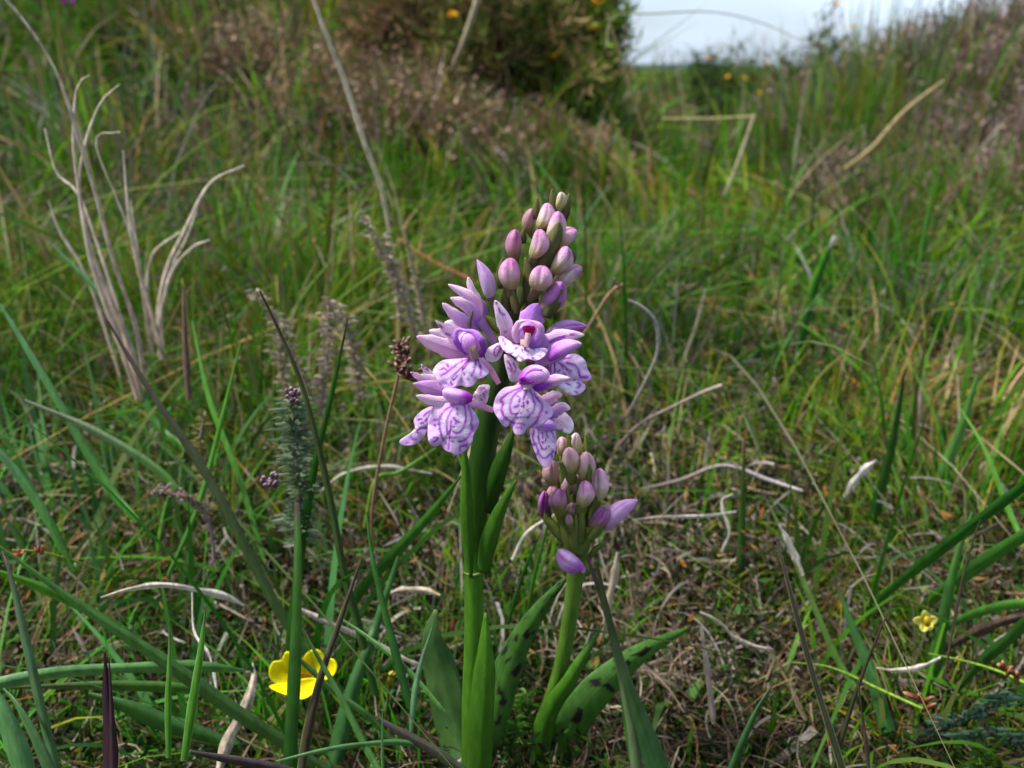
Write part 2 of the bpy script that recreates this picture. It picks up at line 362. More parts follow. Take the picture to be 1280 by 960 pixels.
buds = [((440, 205), (462, 55), 15, .2405, GRB, 2, 0), ((226, 350), (252, 172), 15, .240, BR, -2, 1), ((312, 312), (372, 134), 20, .236, PKP, 4, 2),
        ((380, 400), (442, 192), 21, .233, PKP, 3, .4), ((265, 525), (318, 318), 22, .230, PK, 5, 2.6), ((132, 540), (134, 318), 19, .237, PKD, -2, 1.1),
        ((440, 445), (568, 322), 21, .238, PKP, -3, 3), ((398, 630), (505, 440), 23, .231, PKP, 4, .9), ((112, 745), (102, 520), 25, .231, PK, -2, 1.9),
        ((285, 750), (345, 578), 27, .227, PK, 2, 3.4), ((430, 750), (604, 580), 21, .234, PKP, -4, 2.2), ((325, 900), (470, 690), 25, .230, (C(176, 92, 184), C(196, 124, 196), C(150, 116, 120)), 3, 1.4)]
ax = [(690, 262), (676, 300), (668, 310), (672, 320), (658, 350), (648, 348), (668, 330), (662, 370), (640, 398), (652, 395), (665, 390), (660, 415)]
for (b, t, w, Y, cs, bd, ph), st in zip(buds, ax): bud(O1, ZC(*b), ZC(*t), w * 1.1, Y, cs, bd, ph, stalk=st)
bud(O1, (613, 372), (596, 324), 23, .232, (C(206, 150, 216), C(216, 178, 224), C(206, 180, 200)), 3, .7, stalk=(634, 418), blunt=.75, seam=.4)
for pts, w, Y in [(((415, 210), (400, 120), (396, 35)), 5, .2385), (((482, 260), (500, 160), (516, 70)), 6, .2385), (((272, 250), (284, 170), (292, 98)), 5, .2375),
                  (((262, 900), (240, 700), (224, 580), (205, 518)), 12, .231), (((528, 560), (540, 520), (552, 478)), 5, .236), (((30, 740), (32, 620), (50, 518)), 5, .232),
                  (((330, 600), (380, 450), (430, 340), (446, 262)), 15, .2285), (((350, 940), (400, 850), (440, 780), (470, 735)), 11, .226), (((196, 420), (190, 370), (198, 318)), 5, .236),
                  (((548, 380), (552, 340), (556, 300)), 3, .2385), (((150, 920), (128, 820), (122, 740)), 6, .2305), (((80, 900), (70, 800), (60, 720)), 8, .233),
                  (((250, 640), (262, 560), (270, 500)), 9, .234), (((470, 600), (500, 520), (520, 470)), 7, .232)]:
    bract(O1, wy([ZC(*p) for p in pts], Y), w * 1.5 + 1.5, OLIVE2, C(132, 130, 76))

def pet(parent, pts, w, Y, c0=LIL2, c1=LIL, cup=.35, twist=0., name='petal', prof='petal', marks=None, n=26, tipc=None, wave=0., solid=.0003, edge=None, mw=1.6, across=14):
    pts = wy(pts, Y)
    w0 = pts[0][0]
    def col(s, c):
        q = lerp(c0, c1, sstep(s, 0, .9)) * (.94 + .1 * vnoise(s * 9, c * 6 + pts[0][0], 1, 5))[..., None]
        q = q * (.88 + .22 * vnoise(c * 5.5 + 7 * w0, s * 1.8, 1, 17))[..., None]; q = lerp(q, q * .82, np.exp(-(c / .09) ** 2) * .6)
        q = lerp(q, q * np.array([.82, .66, .9]), (.5 + .5 * np.cos(c * 21 + .4 * np.sin(s * 7))) ** 3 * .55 * (1 - sstep(s, .7, 1)))
        q = lerp(q, np.minimum(q * 1.12 + .03, 1), sstep(np.abs(c), .7, 1))
        if edge is not None: q = lerp(q, edge, sstep(c, .3, .95) * sstep(s, .0, .25) * (1 - sstep(s, .75, 1)))
        if tipc is not None: q = lerp(q, tipc, sstep(s, .85, 1) * .7)
        return q
    m = MB(); m.colf = col
    ribbon(m, pts, w, col, n=n, across=across, cup=cup, prof=prof, twist=twist, wave=wave + .06, wob=.35, phase=w0)
    if marks:
        V = m.v[0]; # project back to pixels for the traced marks
        y, z = V[:, 1], V[:, 2] - CH; t = y * CT - z * ST; px = 640 + F * V[:, 0] / t; py = 480 - F * (y * ST + z * CT) / t
        d = np.full(px.shape, 1e9)
        for pl in marks:
            wl = 1.
            if isinstance(pl, tuple): wl, pl = pl
            d = np.minimum(d, seg_dist(px + 1.2 * (vnoise(px, py, 2.3, 3) - .5), py, pl) / wl)
        m.c[0] = lerp(m.c[0], MARK, (1 - sstep(d, mw * .45, mw * 1.2)) * .85)
    return m.build(name, M_petal, parent, solid=solid)
def lip(parent, outline, Y, name='lip', **kw):
    m = MB(); patch(m, outline, Y, **kw); return m.build(name, M_petal, parent, solid=.00035)
def flower(pts, w, Y, c=None, label=None):
    m = MB(); tube(m, wy(pts, Y), w, grad(*(c or (C(150, 128, 110), LIL2, LIL))), n=16, m=12)
    o = m.build('flower', M_petal, O1)
    if label: o['label'] = label
    return o
def hood(parent, base, tip, w, Y, cs=(C(226, 172, 234), C(220, 160, 230), C(180, 90, 200)), bend=0, ph=1., blunt=.4):
    m = MB(); budm(m, base, tip, w, Y, Y - .001, *cs, bend=bend, ph=ph, blunt=blunt, seam=.15, n=22, m=24); return m.build('hood', M_petal, parent)
def column(parent, pts, w, Y, c=C(196, 170, 150)):
    m = MB(); tube(m, wy(pts, Y), w, grad(C(190, 150, 160), c), n=8, m=10); return m.build('column', M_petal, parent)
DV = C(124, 14, 128)
# half-open bell, upper left
f = flower(zB((830, 590), (770, 480), (705, 385)), [9, 10, 14], (.238, .236, .234), (C(170, 140, 190), C(196, 158, 214)), 'half-open flower still folded like a bell')
pet(f, zB((690, 400), (672, 270), (610, 190), (450, 98)), 15, (.234, .232, .231), LIL2, LIL, .5)
pet(f, zB((705, 390), (690, 270), (640, 150), (608, 40)), 14, (.236, .235, .235), LIL2, LIL, .4)
pet(f, zB((690, 420), (640, 310), (560, 250), (468, 205)), 17, (.234, .229, .228), C(196, 148, 224), LIL, .5)
pet(f, zB((690, 440), (610, 420), (500, 340), (403, 248)), 17, (.235, .228, .2265), C(190, 140, 220), LIL, .5)
pet(f, zB((720, 400), (700, 300), (650, 230), (600, 180)), 22, (.237, .235), C(190, 140, 220), C(206, 160, 230), .5)
bract(O1, wy(zB((622, 465), (622, 400), (648, 305)), .2245), 5, C(96, 84, 70), C(120, 110, 84))
bract(O1, wy(zB((860, 480), (800, 400), (740, 350)), .2335), 12, C(100, 112, 44), C(134, 142, 66))
bract(O1, wy(zB((850, 420), (830, 320), (800, 220), (780, 170)), .236), 11, C(100, 112, 44), C(124, 134, 60))
# left flower
f = flower(zB((855, 895), (800, 800), (740, 730), (680, 680)), [6, 8, 9, 10], (.232, .226, .224, .224), (LIL2, LIL2, LIL))
pet(f, zB((590, 600), (540, 500), (480, 430), (420, 405)), 20, (.231, .2305), LIL, LILP, .3, wave=.12)
pet(f, zB((590, 620), (470, 560), (380, 500), (298, 468)), 20, (.2305, .229), LIL, LILP, .3, wave=.15)
pet(f, zB((620, 640), (500, 530), (420, 450), (350, 388)), 12, (.227, .222), LIL, LIL, .3, marks=[zB((430, 490), (460, 500)), zB((375, 420), (400, 440))], name='sepal')
pet(f, zB((640, 660), (480, 620), (340, 570), (196, 515)), 24, (.226, .220), LIL2, LIL, .45, name='sepal', tipc=LIL2)
hood(f, zB((640, 655))[0], zB((600, 470))[0], 31, .2215, (C(234, 186, 240), C(222, 160, 232), C(206, 144, 222)), 1, 2.)
pet(f, zB((600, 655), (545, 600), (510, 540), (520, 470), (600, 462)), 8, (.2205, .2185, .2185), C(176, 84, 206), C(206, 146, 232), .4, name='hood_rim', prof='leaf')
pet(f, zB((705, 680), (735, 620), (715, 540), (650, 480), (560, 465)), 9, (.2195, .2165, .2185), C(160, 50, 184), C(206, 146, 232), .4, name='hood_rim', prof='leaf')
column(f, zB((665, 700), (650, 640), (640, 590)), 11, (.2205, .2180))
patchm = [(1.1, zB((600, 700), (540, 730), (480, 770), (440, 800), (395, 830))), zB((385, 785), (420, 770), (440, 790)), zB((620, 705), (560, 760), (520, 800), (475, 850), (500, 860), (520, 830)),
          zB((640, 700), (600, 740), (560, 790)), (1.1, zB((668, 700), (665, 760), (635, 830))), zB((685, 700), (705, 760), (708, 815)), zB((555, 850), (560, 875)), zB((608, 855), (612, 860)), zB((575, 810), (580, 820)),
          zB((420, 880), (440, 890)), zB((650, 760), (655, 764)), zB((440, 740), (455, 760)), zB((470, 880), (480, 900))]
lip(f, zB((610, 690), (500, 698), (400, 710), (345, 760), (328, 810), (360, 865), (400, 915), (460, 930), (545, 905), (600, 920), (650, 905), (690, 855), (730, 845), (776, 800), (730, 740), (690, 695)), .2205,
    marks=patchm, ctr=zB((570, 770))[0], tilt=(.0, -.35), bulge=5, ruffle=1.6, rk=8, speck=.08)
lip(f, zB((745, 650), (770, 610), (850, 568), (890, 580), (885, 640), (850, 700), (800, 720), (755, 700)), .2235, name='sepal', marks=[zB((815, 620), (850, 592), (862, 620), (835, 665), (812, 650), (822, 615))], tilt=(.3, 0), bulge=3, cin=LIL, cedge=LILP, mw=1.1, rings=16, m=60)
# top centre flower facing the viewer
f = flower(zA((420, 700), (400, 600), (385, 480)), [12, 12, 10], (.234, .228, .226), (C(96, 100, 50), C(120, 110, 80), LIL2))
pet(f, zA((255, 440), (215, 330), (175, 220), (120, 98)), 20, (.227, .224, .2235), LIL, LILP, .35, name='sepal', marks=[zA((125, 115), (132, 122)), zA((150, 160), (165, 200), (195, 215)), zA((195, 345), (205, 350))])
pet(f, zA((385, 430), (400, 300), (430, 200), (462, 122)), 32, (.2285, .2275), LIL2, C(200, 146, 228), .4, name='sepal')
hood(f, zA((380, 465))[0], zA((385, 250))[0], 34, .2255, (C(206, 150, 232), C(210, 160, 234), C(220, 190, 232)), 0, 0.)
m = MB(); patch(m, zA((345, 305), (435, 305), (438, 350), (400, 400), (365, 395), (348, 350)), .2205, cin=C(140, 6, 70), cedge=C(170, 30, 110), bulge=1, rings=8, m=30); m.build('throat', M_petal, f)
pet(f, zA((300, 440), (280, 360), (310, 280), (380, 255)), 9, (.2225, .2195), LIL2, LIL, .4, name='hood_rim', prof='leaf')
pet(f, zA((400, 465), (470, 400), (480, 310), (400, 258)), 11, (.2225, .2185, .2195), C(190, 130, 226), LIL2, .4, name='hood_rim', prof='leaf')
column(f, zA((370, 470), (375, 420), (385, 360)), 7, (.2195, .2205), C(224, 190, 190))
column(f, zA((350, 455), (350, 410)), 9, (.2205, .2215), C(200, 180, 150))
lip(f, zA((150, 395), (175, 385), (215, 425), (290, 455), (385, 465), (415, 490), (515, 482), (542, 505), (500, 560), (440, 582), (380, 568), (320, 590), (270, 545), (200, 510), (160, 450)), .2215,
    ctr=zA((340, 500))[0], tilt=(0, -.9), bulge=2, ruffle=2.2, rk=9, cin=C(238, 216, 240), cedge=LIPE, speck=.24, mw=1., marks=[zA((280, 490), (300, 480)), zA((330, 490), (350, 520)), zA((310, 545), (330, 560)), zA((355, 475), (370, 500)), zA((370, 530), (390, 540))])
lip(f, zA((200, 530), (260, 560), (310, 640), (345, 700), (300, 745), (245, 745), (225, 690), (205, 620), (195, 560)), .2225, name='sepal', marks=[(1.3, zA((225, 585), (245, 620), (250, 665))), zA((265, 600), (285, 650), (270, 670)), zA((230, 640), (240, 650))],
    tilt=(.1, .1), bulge=3, cin=LIL, cedge=LILP, mw=1.1, rings=16, m=60)
# right-hand flower
f = flower(zA((440, 640), (500, 600), (560, 560)), [10, 9, 9], (.236, .230, .228))
bud(O1, zA((535, 375))[0], zA((858, 305))[0], 21, .2315, (C(196, 118, 206), C(210, 150, 220), C(206, 160, 206)), -4, 2., Yt=.229, blunt=.6, seam=1.3)
pet(f, zA((400, 475), (560, 410), (700, 375), (835, 375)), 17, (.2265, .224, .225), C(208, 164, 230), LIL, .4, name='sepal', marks=[(1.4, zA((565, 430), (600, 410), (680, 385))), zA((730, 372), (755, 368)), zA((620, 425), (640, 410))])
pet(f, zA((430, 600), (560, 540), (690, 470), (815, 445)), 22, (.228, .223, .2235), C(226, 172, 228), C(228, 172, 230), .6, name='sepal')
hood(f, zA((545, 570))[0], zA((790, 440))[0], 18, .2245, (C(224, 172, 236), C(212, 150, 230), C(180, 96, 206)), -3, 2.5)
lip(f, zA((560, 580), (640, 560), (750, 526), (835, 575), (860, 650), (890, 720), (850, 745), (760, 740), (680, 735), (600, 730), (560, 700)), .2275, ctr=zA((690, 650))[0], tilt=(.1, -.2), bulge=4, ruffle=1.2,
    marks=[(1.2, zA((568, 590), (565, 640), (560, 700))), zA((590, 585), (600, 640), (598, 700)), (1.4, zA((700, 600), (760, 620), (790, 670), (805, 710), (860, 710))), zA((630, 600), (680, 630), (730, 665)), zA((640, 655), (625, 665)), zA((670, 680), (680, 690)), zA((700, 660), (715, 675)), zA((650, 620), (665, 640)), zA((660, 570), (720, 560))])
lip(f, zA((625, 775), (700, 735), (780, 735), (835, 770), (840, 810), (790, 850), (730, 855), (680, 830)), .2262, name='lip_lobe', ctr=zA((735, 795))[0], tilt=(0, -.4), bulge=2, ruffle=1., marks=[zA((690, 760), (720, 775)), (1.3, zA((780, 760), (800, 775), (780, 800))), zA((760, 825), (775, 828)), zA((640, 745), (700, 735), (780, 735))], mw=1.3, cin=C(246, 236, 250))
# lower centre flower with the large round lip
f = flower(z7((230, 330), (300, 290), (370, 240)), [9, 10, 11], (.232, .226, .222))
hood(f, z7((310, 232))[0], z7((560, 175))[0], 25, .2155, (C(236, 190, 240), C(226, 168, 234), C(170, 70, 196)), -3, 2.2)
pet(f, z7((430, 290), (540, 245), (640, 215), (720, 205)), [16, 18, 15, 8], (.218, .2165), C(170, 70, 204), LIL, .4, name='sepal', edge=None)
pet(f, z7((430, 285), (470, 290), (520, 275), (560, 250)), 5, (.2165, .2155), C(150, 30, 190), C(180, 80, 214), .3, name='hood_rim')
pet(f, z7((320, 245), (370, 200), (420, 150), (500, 140)), 7, (.213, .2125), C(160, 60, 200), C(200, 140, 230), .3, name='hood_rim')
pet(f, z7((315, 222), (350, 215), (395, 240), (435, 240)), 5, (.2125, .2125), C(146, 24, 150), C(160, 60, 170), .3, name='hood_rim')
column(f, z7((380, 300), (378, 255)), 12, (.215, .216), C(206, 196, 160))
lm = [(1.25, z7((335, 285), (270, 310), (205, 345), (165, 380), (185, 410), (175, 455), (190, 510), (230, 545), (260, 560), (290, 570))), (1.2, z7((350, 290), (290, 330), (250, 385), (240, 440), (245, 480), (270, 495), (310, 492))),
      z7((375, 300), (360, 340), (345, 380)), (1.2, z7((400, 310), (425, 370), (435, 430), (425, 480), (395, 500), (380, 525))), (1.3, z7((430, 340), (465, 380), (495, 425), (490, 470), (470, 510), (460, 540), (430, 575), (400, 595))),
      z7((300, 350), (310, 360)), (1.3, z7((320, 375), (315, 395))), (1.5, z7((275, 440), (295, 435), (310, 425))), (1.2, z7((378, 395), (382, 410))), z7((350, 400), (350, 440)), z7((325, 480), (328, 495)), z7((380, 465), (385, 470)), z7((300, 525), (305, 532)),
      (1.4, z7((280, 570), (330, 570), (350, 580))), z7((290, 600), (320, 605)), z7((330, 590), (335, 610)), (1.6, z7((530, 482), (532, 486))), (1.5, z7((175, 395), (170, 400))), (1.4, z7((455, 520), (462, 528)))]
lip(f, z7((330, 262), (260, 275), (190, 290), (140, 340), (115, 400), (112, 470), (145, 530), (180, 585), (212, 600), (245, 565), (262, 610), (285, 660), (340, 655), (380, 605), (430, 610), (490, 585), (540, 545), (582, 495), (555, 420), (490, 370), (440, 320), (405, 275)), .2165,
    marks=lm, mw=1.35, ctr=z7((340, 430))[0], tilt=(.0, -.12), bulge=6, ruffle=2., rk=6, keel=1.5)
# lower right flower
f = flower(z7((430, 330), (480, 380), (530, 470)), [7, 8, 8], (.232, .229, .227))
pet(f, z7((480, 400), (560, 370), (610, 345), (660, 345)), 15, (.2285, .227), LIL2, LIL, .5, name='sepal')
pet(f, z7((540, 520), (610, 470), (670, 440), (722, 458)), 15, (.227, .224), C(196, 148, 226), LIL, .5, name='sepal', tipc=LILP)
pet(f, z7((560, 560), (620, 540), (690, 590), (720, 650)), 24, (.2285, .2275), LIL, LILP, .3, name='petal', marks=[(1.3, z7((620, 625), (640, 640), (655, 625))), z7((640, 655), (660, 668))], wave=.1)
hood(f, z7((610, 600))[0], z7((440, 590))[0], 16, .2245, (C(208, 164, 234), C(204, 156, 232), C(196, 148, 226)), 2, 2.)
lip(f, z7((400, 620), (440, 605), (500, 598), (570, 605), (605, 650), (610, 730), (600, 800), (575, 870), (545, 915), (510, 920), (470, 870), (440, 800), (410, 710)), .2245, ctr=z7((510, 720))[0], tilt=(0, -.1), bulge=3, ruffle=1.2,
    marks=[(1.2, z7((430, 630), (425, 690), (450, 750), (475, 810), (510, 850), (560, 820), (585, 790))), z7((468, 620), (468, 690), (485, 750), (515, 780), (530, 765)), z7((525, 620), (540, 680)), z7((565, 620), (590, 680)), z7((500, 670), (502, 690)), z7((525, 695), (525, 715)), z7((500, 720), (502, 726)), z7((545, 750), (550, 755)), (1.3, z7((570, 810), (575, 840))), z7((500, 640), (505, 650))], mw=1.25)
# lower left flower
f = flower(z6((870, 500), (790, 475), (690, 445), (620, 420)), [7, 8, 10, 11], (.231, .226, .223, .222), (LIL2, LIL2, LIL))
lip(f, z6((700, 440), (692, 380), (715, 340), (760, 285), (836, 285), (830, 340), (822, 400), (800, 440)), .2245, name='sepal', ctr=z6((760, 370))[0], marks=[z6((770, 320), (790, 310), (800, 335)), z6((780, 350), (790, 385)), z6((760, 400), (770, 405))], tilt=(.2, 0), bulge=2, ruffle=1.4, rk=5, cin=LIL, cedge=LILP, rings=16, m=60, mw=1.2)
pet(f, z6((520, 330), (400, 260), (320, 190), (250, 105)), 11, (.229, .227), LIL, LIL, .3, name='petal', marks=[z6((290, 140), (310, 155)), z6((262, 118), (270, 124))])
pet(f, z6((480, 360), (380, 290), (260, 230), (158, 172)), 12, (.227, .222), LIL, LIL, .3, name='petal', tipc=LIL2, marks=[z6((168, 180), (172, 184))])
pet(f, z6((520, 360), (420, 300), (330, 240), (250, 190)), 18, (.228, .226), LIL, LILP, .3, name='petal')
pet(f, z6((600, 380), (450, 350), (300, 300), (180, 270)), [16, 26, 22, 15], (.224, .219), C(226, 166, 228), C(232, 178, 232), .5, name='sepal')
hood(f, z6((690, 400))[0], z6((430, 335))[0], 20, .2185, (C(232, 184, 238), C(222, 166, 232), C(170, 50, 184)), -2, 2.)
pet(f, z6((560, 430), (440, 425), (320, 410), (206, 372)), 15, (.2205, .217), LIL, LIL, .4, name='sepal', tipc=LILP)
column(f, z6((610, 445), (600, 400)), 10, (.219, .220), C(206, 196, 170))
l8 = [(1.3, z6((550, 445), (480, 480), (425, 540), (405, 590), (415, 660), (425, 720), (445, 750))), (1.1, z6((530, 470), (490, 540), (470, 610), (475, 680), (488, 712), (500, 670), (510, 590))), z6((505, 620), (495, 700), (490, 760), (490, 820)),
      (1.25, z6((620, 455), (632, 530), (625, 610), (595, 670), (560, 692), (525, 680))), (1.25, z6((655, 465), (680, 540), (680, 620), (682, 670), (655, 720), (620, 755), (575, 765))), (1.4, z6((680, 660), (690, 672))),
      (1.4, z6((360, 580), (400, 575))), (1.5, z6((370, 625), (375, 630))), z6((560, 525), (562, 535)), (1.4, z6((530, 565), (550, 590), (570, 598))), z6((540, 608), (550, 615)), z6((555, 480), (560, 490)),
      z6((355, 765), (395, 745), (390, 730), (360, 735)), (1.3, z6((580, 840), (580, 815), (620, 795))), (1.4, z6((460, 775), (465, 778))), (1.2, z6((515, 762), (525, 765))), z6((635, 805), (640, 790)), z6((490, 810), (488, 830)), z6((505, 650), (500, 690))]
lip(f, z6((560, 430), (480, 436), (400, 455), (350, 480), (330, 540), (312, 620), (308, 720), (325, 785), (372, 808), (420, 790), (455, 840), (515, 865), (548, 884), (620, 850), (665, 800), (690, 760), (700, 705), (738, 640), (745, 590), (720, 530), (680, 480), (640, 432)), .2185,
    marks=l8, mw=1.4, ctr=z6((530, 640))[0], tilt=(-.05, -.12), bulge=6, ruffle=2.2, rk=6, keel=1.5)
lip(f, z6((350, 470), (280, 490), (220, 535), (190, 585), (198, 650), (150, 710), (68, 762), (95, 798), (190, 792), (270, 730), (305, 660), (335, 560)), .221, name='lip_lobe', ctr=z6((235, 650))[0], tilt=(-.2, 0), bulge=3, ruffle=1.6, rk=5,
    marks=[z6((230, 580), (260, 575)), z6((270, 550), (320, 510)), (1.3, z6((220, 670), (245, 655), (290, 640))), z6((215, 685), (225, 690)), (1.4, z6((165, 725), (180, 748), (200, 738))), z6((125, 780), (150, 775)), z6((290, 590), (300, 570)), z6((250, 610), (270, 605))])

# ---------------- the small budding orchid ----------------
O2 = empty('spotted_orchid', P(668, 958, .262)); O2.location.z = float(hgt(O2.location.x, .262))
tag(O2, 'shorter spotted orchid still in pink bud just right of the tall stem', 'orchid')
mb = MB(); tube(mb, [(662, 985, .272), (676, 915, .268), (698, 845, .265), (709, 790, .263), (717, 735, .262), (721, 690, .262), (722, 640, .262), (718, 600, .262), (713, 565, .262)], [23, 22, 20, 19, 19, 21, 34, 24, 6],
     lambda s, c: lerp(GRN, C(106, 132, 56), s), n=50, m=16, ridge=.04, rn=7); mb.build('flower_stem', M_leaf, O2)
lf(O2, [(668, 985, .262), (682, 900, .260), (712, 850, .258), (735, 810, .262), (754, 780, .268)], [24, 27, 22, 14, 2], GRN2, GRN, prof='raw', cup=.5)
lf(O2, [(690, 985, .265), (700, 935, .268), (735, 875, .274), (795, 820, .285), (862, 784, .295)], [30, 44, 42, 24, 3], C(66, 112, 36), C(88, 138, 50), prof='raw', cup=.35, spots=14, seed=8, label='broad spotted leaf arching to the right')
ZD = lambda x, y: (670 + x / 4.8, 530 + y / 4.8)
PB = (C(208, 152, 182), C(212, 182, 172), C(172, 170, 104))
b2 = [((160, 200), (155, 75), 15, .265, PB, 0, 1), ((258, 190), (235, 52), 15, .262, (C(214, 180, 184), C(206, 186, 164), C(180, 184, 110)), -3, 0), ((205, 300), (200, 138), 20, .253, PB, 2, 2), ((110, 370), (90, 215), 19, .259, BR, -3, 1.5),
      ((285, 345), (300, 165), 20, .254, PB, 2, .6), ((365, 470), (385, 265), 20, .257, PKP, 3, 2.5), ((270, 500), (300, 338), 20, .250, PK, 4, 2.6), ((140, 530), (140, 388), 21, .250, PKD, -2, 1), ((70, 590), (50, 400), 15, .258, (C(150, 60, 150), C(126, 60, 120), C(96, 70, 60)), -3, 0),
      ((325, 640), (430, 488), 21, .253, (C(176, 92, 178), C(168, 100, 160), C(120, 110, 60)), 3, 2), ((205, 620), (190, 540), 9, .25, BR, 0, 0)]
b2 += [((180, 440), (176, 320), 17, .2575, BR, 2, .5), ((238, 430), (232, 300), 17, .2585, PB, 0, 1.7), ((310, 500), (345, 390), 16, .2585, PB, 3, 2.7), ((120, 480), (112, 360), 16, .2595, BR, -2, 2.2), ((215, 560), (218, 470), 15, .2545, BR, 0, .2)]
for b, t, w, Y, cs, bd, ph in b2:
    m = MB(); budm(m, ZD(*b), ZD(*t), w * 1.12, Y, Y - .001, *cs, bend=bd, ph=ph)
    bx, by = ZD(*b); ay = min(by + 26, 705)
    tube(m, [(720 + (bx - 720) * .12, ay, .2615), (720 + (bx - 720) * .6, (ay + by) / 2 + 3, (Y + .262) / 2), (bx, by - 3, Y)], [w * .6, w * .7, w * .75], grad(C(84, 116, 36), C(132, 136, 66)), n=10, m=10)
    m.build('bud', M_petal, O2)
m = MB(); budm(m, ZD(395, 625), ZD(610, 455), 27, .256, .25, C(214, 150, 220), C(226, 186, 232), C(206, 170, 200), bend=-3, ph=2.4, blunt=.62, seam=.9); o = m.build('bud', M_petal, O2); o['label'] = 'large pink bud pointing out to the right'
m = MB(); budm(m, ZD(272, 875), ZD(132, 755), 25, .249, .247, C(210, 140, 212), C(230, 190, 234), C(196, 110, 206), bend=-3, ph=2.1, blunt=.45, seam=.9)
tube(m, [(722, 700, .261), (730, 712, .252), (727, 715, .249)], [6, 6, 5], flat(C(180, 120, 190)), n=8, m=8); o = m.build('bud', M_petal, O2); o['label'] = 'lowest pink bud hanging down to the left'
for pts, w, Y in [(((215, 170), (200, 100), (192, 45)), 8, .259), (((310, 190), (302, 120), (297, 58)), 6, .259), (((345, 290), (350, 230), (352, 182)), 6, .256), (((310, 350), (318, 280), (305, 222)), 8, .2505), (((115, 180), (110, 100), (114, 60)), 5, .262),
                  (((80, 300), (68, 240), (72, 185)), 4, .257), (((150, 230), (165, 290), (150, 360)), 7, .2505), (((320, 700), (380, 610), (425, 500)), 13, .2495), (((300, 720), (350, 480), (398, 345)), 8, .2545), (((320, 800), (360, 750), (425, 702)), 8, .256), (((290, 905), (330, 870), (362, 860)), 9, .257),
                  (((180, 720), (110, 620), (60, 560), (40, 480)), 13, .2555), (((230, 700), (190, 600), (150, 520)), 11, .253), (((270, 720), (275, 600), (270, 480)), 10, .251), (((240, 700), (225, 560), (215, 420)), 12, .253), (((200, 480), (194, 430), (190, 385)), 4, .249), (((280, 760), (300, 650), (330, 560)), 14, .254), (((235, 800), (200, 700), (150, 590)), 17, .2535), (((245, 790), (240, 660), (238, 540)), 18, .2515), (((260, 790), (300, 690), (372, 600)), 16, .2525), (((225, 640), (190, 500), (175, 390)), 15, .2555), (((240, 640), (262, 520), (262, 400)), 15, .2545), (((255, 660), (315, 560), (345, 440)), 14, .2575)]:
    bract(O2, wy([ZD(*p) for p in pts], Y), w, C(92, 112, 46), C(134, 142, 70))

# ---------------- single blades one can point to ----------------
G1, G2, G3, BG, PU, YG = C(70, 128, 36), C(90, 148, 46), C(44, 90, 26), C(92, 138, 92), C(78, 56, 58), C(122, 146, 50)
def gb(label, pts, w, c0=G1, c1=G2, Yt=None, Yb=None, tipc=PU, cup=.55, twist=0., name='grass_leaf', cat='grass blade', m_=None, group='broad grass blades in the foreground', edge=None, prof='blade', n=40, wave=0., tipat=.8):
    y0 = Yb if Yb is not None else GY(*pts[0]); y1 = Yt if Yt is not None else y0 - .01
    def col(s, c):
        dr = m_ is M_dry; q = lerp(c0, c1, s) * ((.55 if dr else .82) + (.8 if dr else .32) * vnoise(s * 5 + pts[0][0], c * (7 if dr else 4), 1, 7))[..., None]
        q = lerp(q, q * .72, (np.abs(c) < .15) * .6)
        q = lerp(q, q * .8, (np.sin(c * 19) > 0) * .3)
        if tipc is not None: q = lerp(q, tipc, sstep(s, tipat, 1))
        if edge is not None: q = lerp(q, edge, sstep(np.abs(c), .72, .9))
        return q
    m = MB(); ribbon(m, wy(pts, (y0, y1)), w, col, n=n, across=12 if m_ is M_dry else 8, cup=cup, prof=prof, twist=twist, wave=wave + (.25 if m_ is M_dry else 0), wob=.8 if m_ is M_dry else .15, phase=pts[0][0])
    o = m.build(name, m_ or M_leaf, None); tag(o, label, cat, group); return o
gb('long green blade crossing the lower left from the left edge down to the bottom', [(440, 985), (350, 925), (300, 893), (200, 823), (100, 757), (-20, 668)], [10, 20, 21, 17, 15, 14], C(64, 96, 44), C(84, 134, 62), Yt=.235, Yb=.245, tipc=None)
gb('green blade ending under the long crossing blade at the left edge', [(215, 832), (150, 785), (60, 738), (-30, 705)], [4, 13, 17, 15], G1, G2, Yb=.262, Yt=.245, tipc=None)
gb('pale green blade lying level in front of the long crossing blade', [(-30, 862), (40, 846), (100, 838), (190, 834), (260, 834), (305, 838)], [17, 16, 14, 13, 17, 4], C(96, 140, 84), C(88, 140, 66), Yb=.225, Yt=.25, tipc=None, prof='raw')
gb('narrow green blade lying level just below the pale one', [(-20, 862), (60, 858), (150, 857), (235, 861), (285, 872)], [3, 6, 12, 14, 5], C(84, 90, 56), G1, Yb=.24, Yt=.262, tipc=None, prof='raw')
gb('dark green blade slanting down behind the two level blades', [(110, 868), (150, 880), (210, 905), (300, 935)], [6, 20, 26, 12], G3, C(58, 104, 44), Yb=.265, Yt=.26, tipc=None, prof='raw')
gb('wide green blade in the bottom left corner', [(40, 1000), (20, 930), (-4, 880), (-30, 850)], [30, 30, 26, 20], C(86, 134, 78), C(92, 142, 84), Yb=.19, Yt=.2, tipc=None, prof='raw')
gb('dull green blade rising beside the corner blade', [(78, 1000), (48, 930), (22, 882), (4, 860)], [18, 16, 10, 2], C(80, 120, 74), C(82, 124, 72), Yb=.2, Yt=.215, tipc=None, prof='raw')
gb('grey green upright blade with a dark tip near the left edge', [(76, 1000), (66, 945), (50, 880), (30, 790), (12, 715), (2, 690)], [10, 14, 13, 12, 8, 3], C(78, 118, 72), C(88, 116, 84), Yb=.205, Yt=.225, prof='raw')
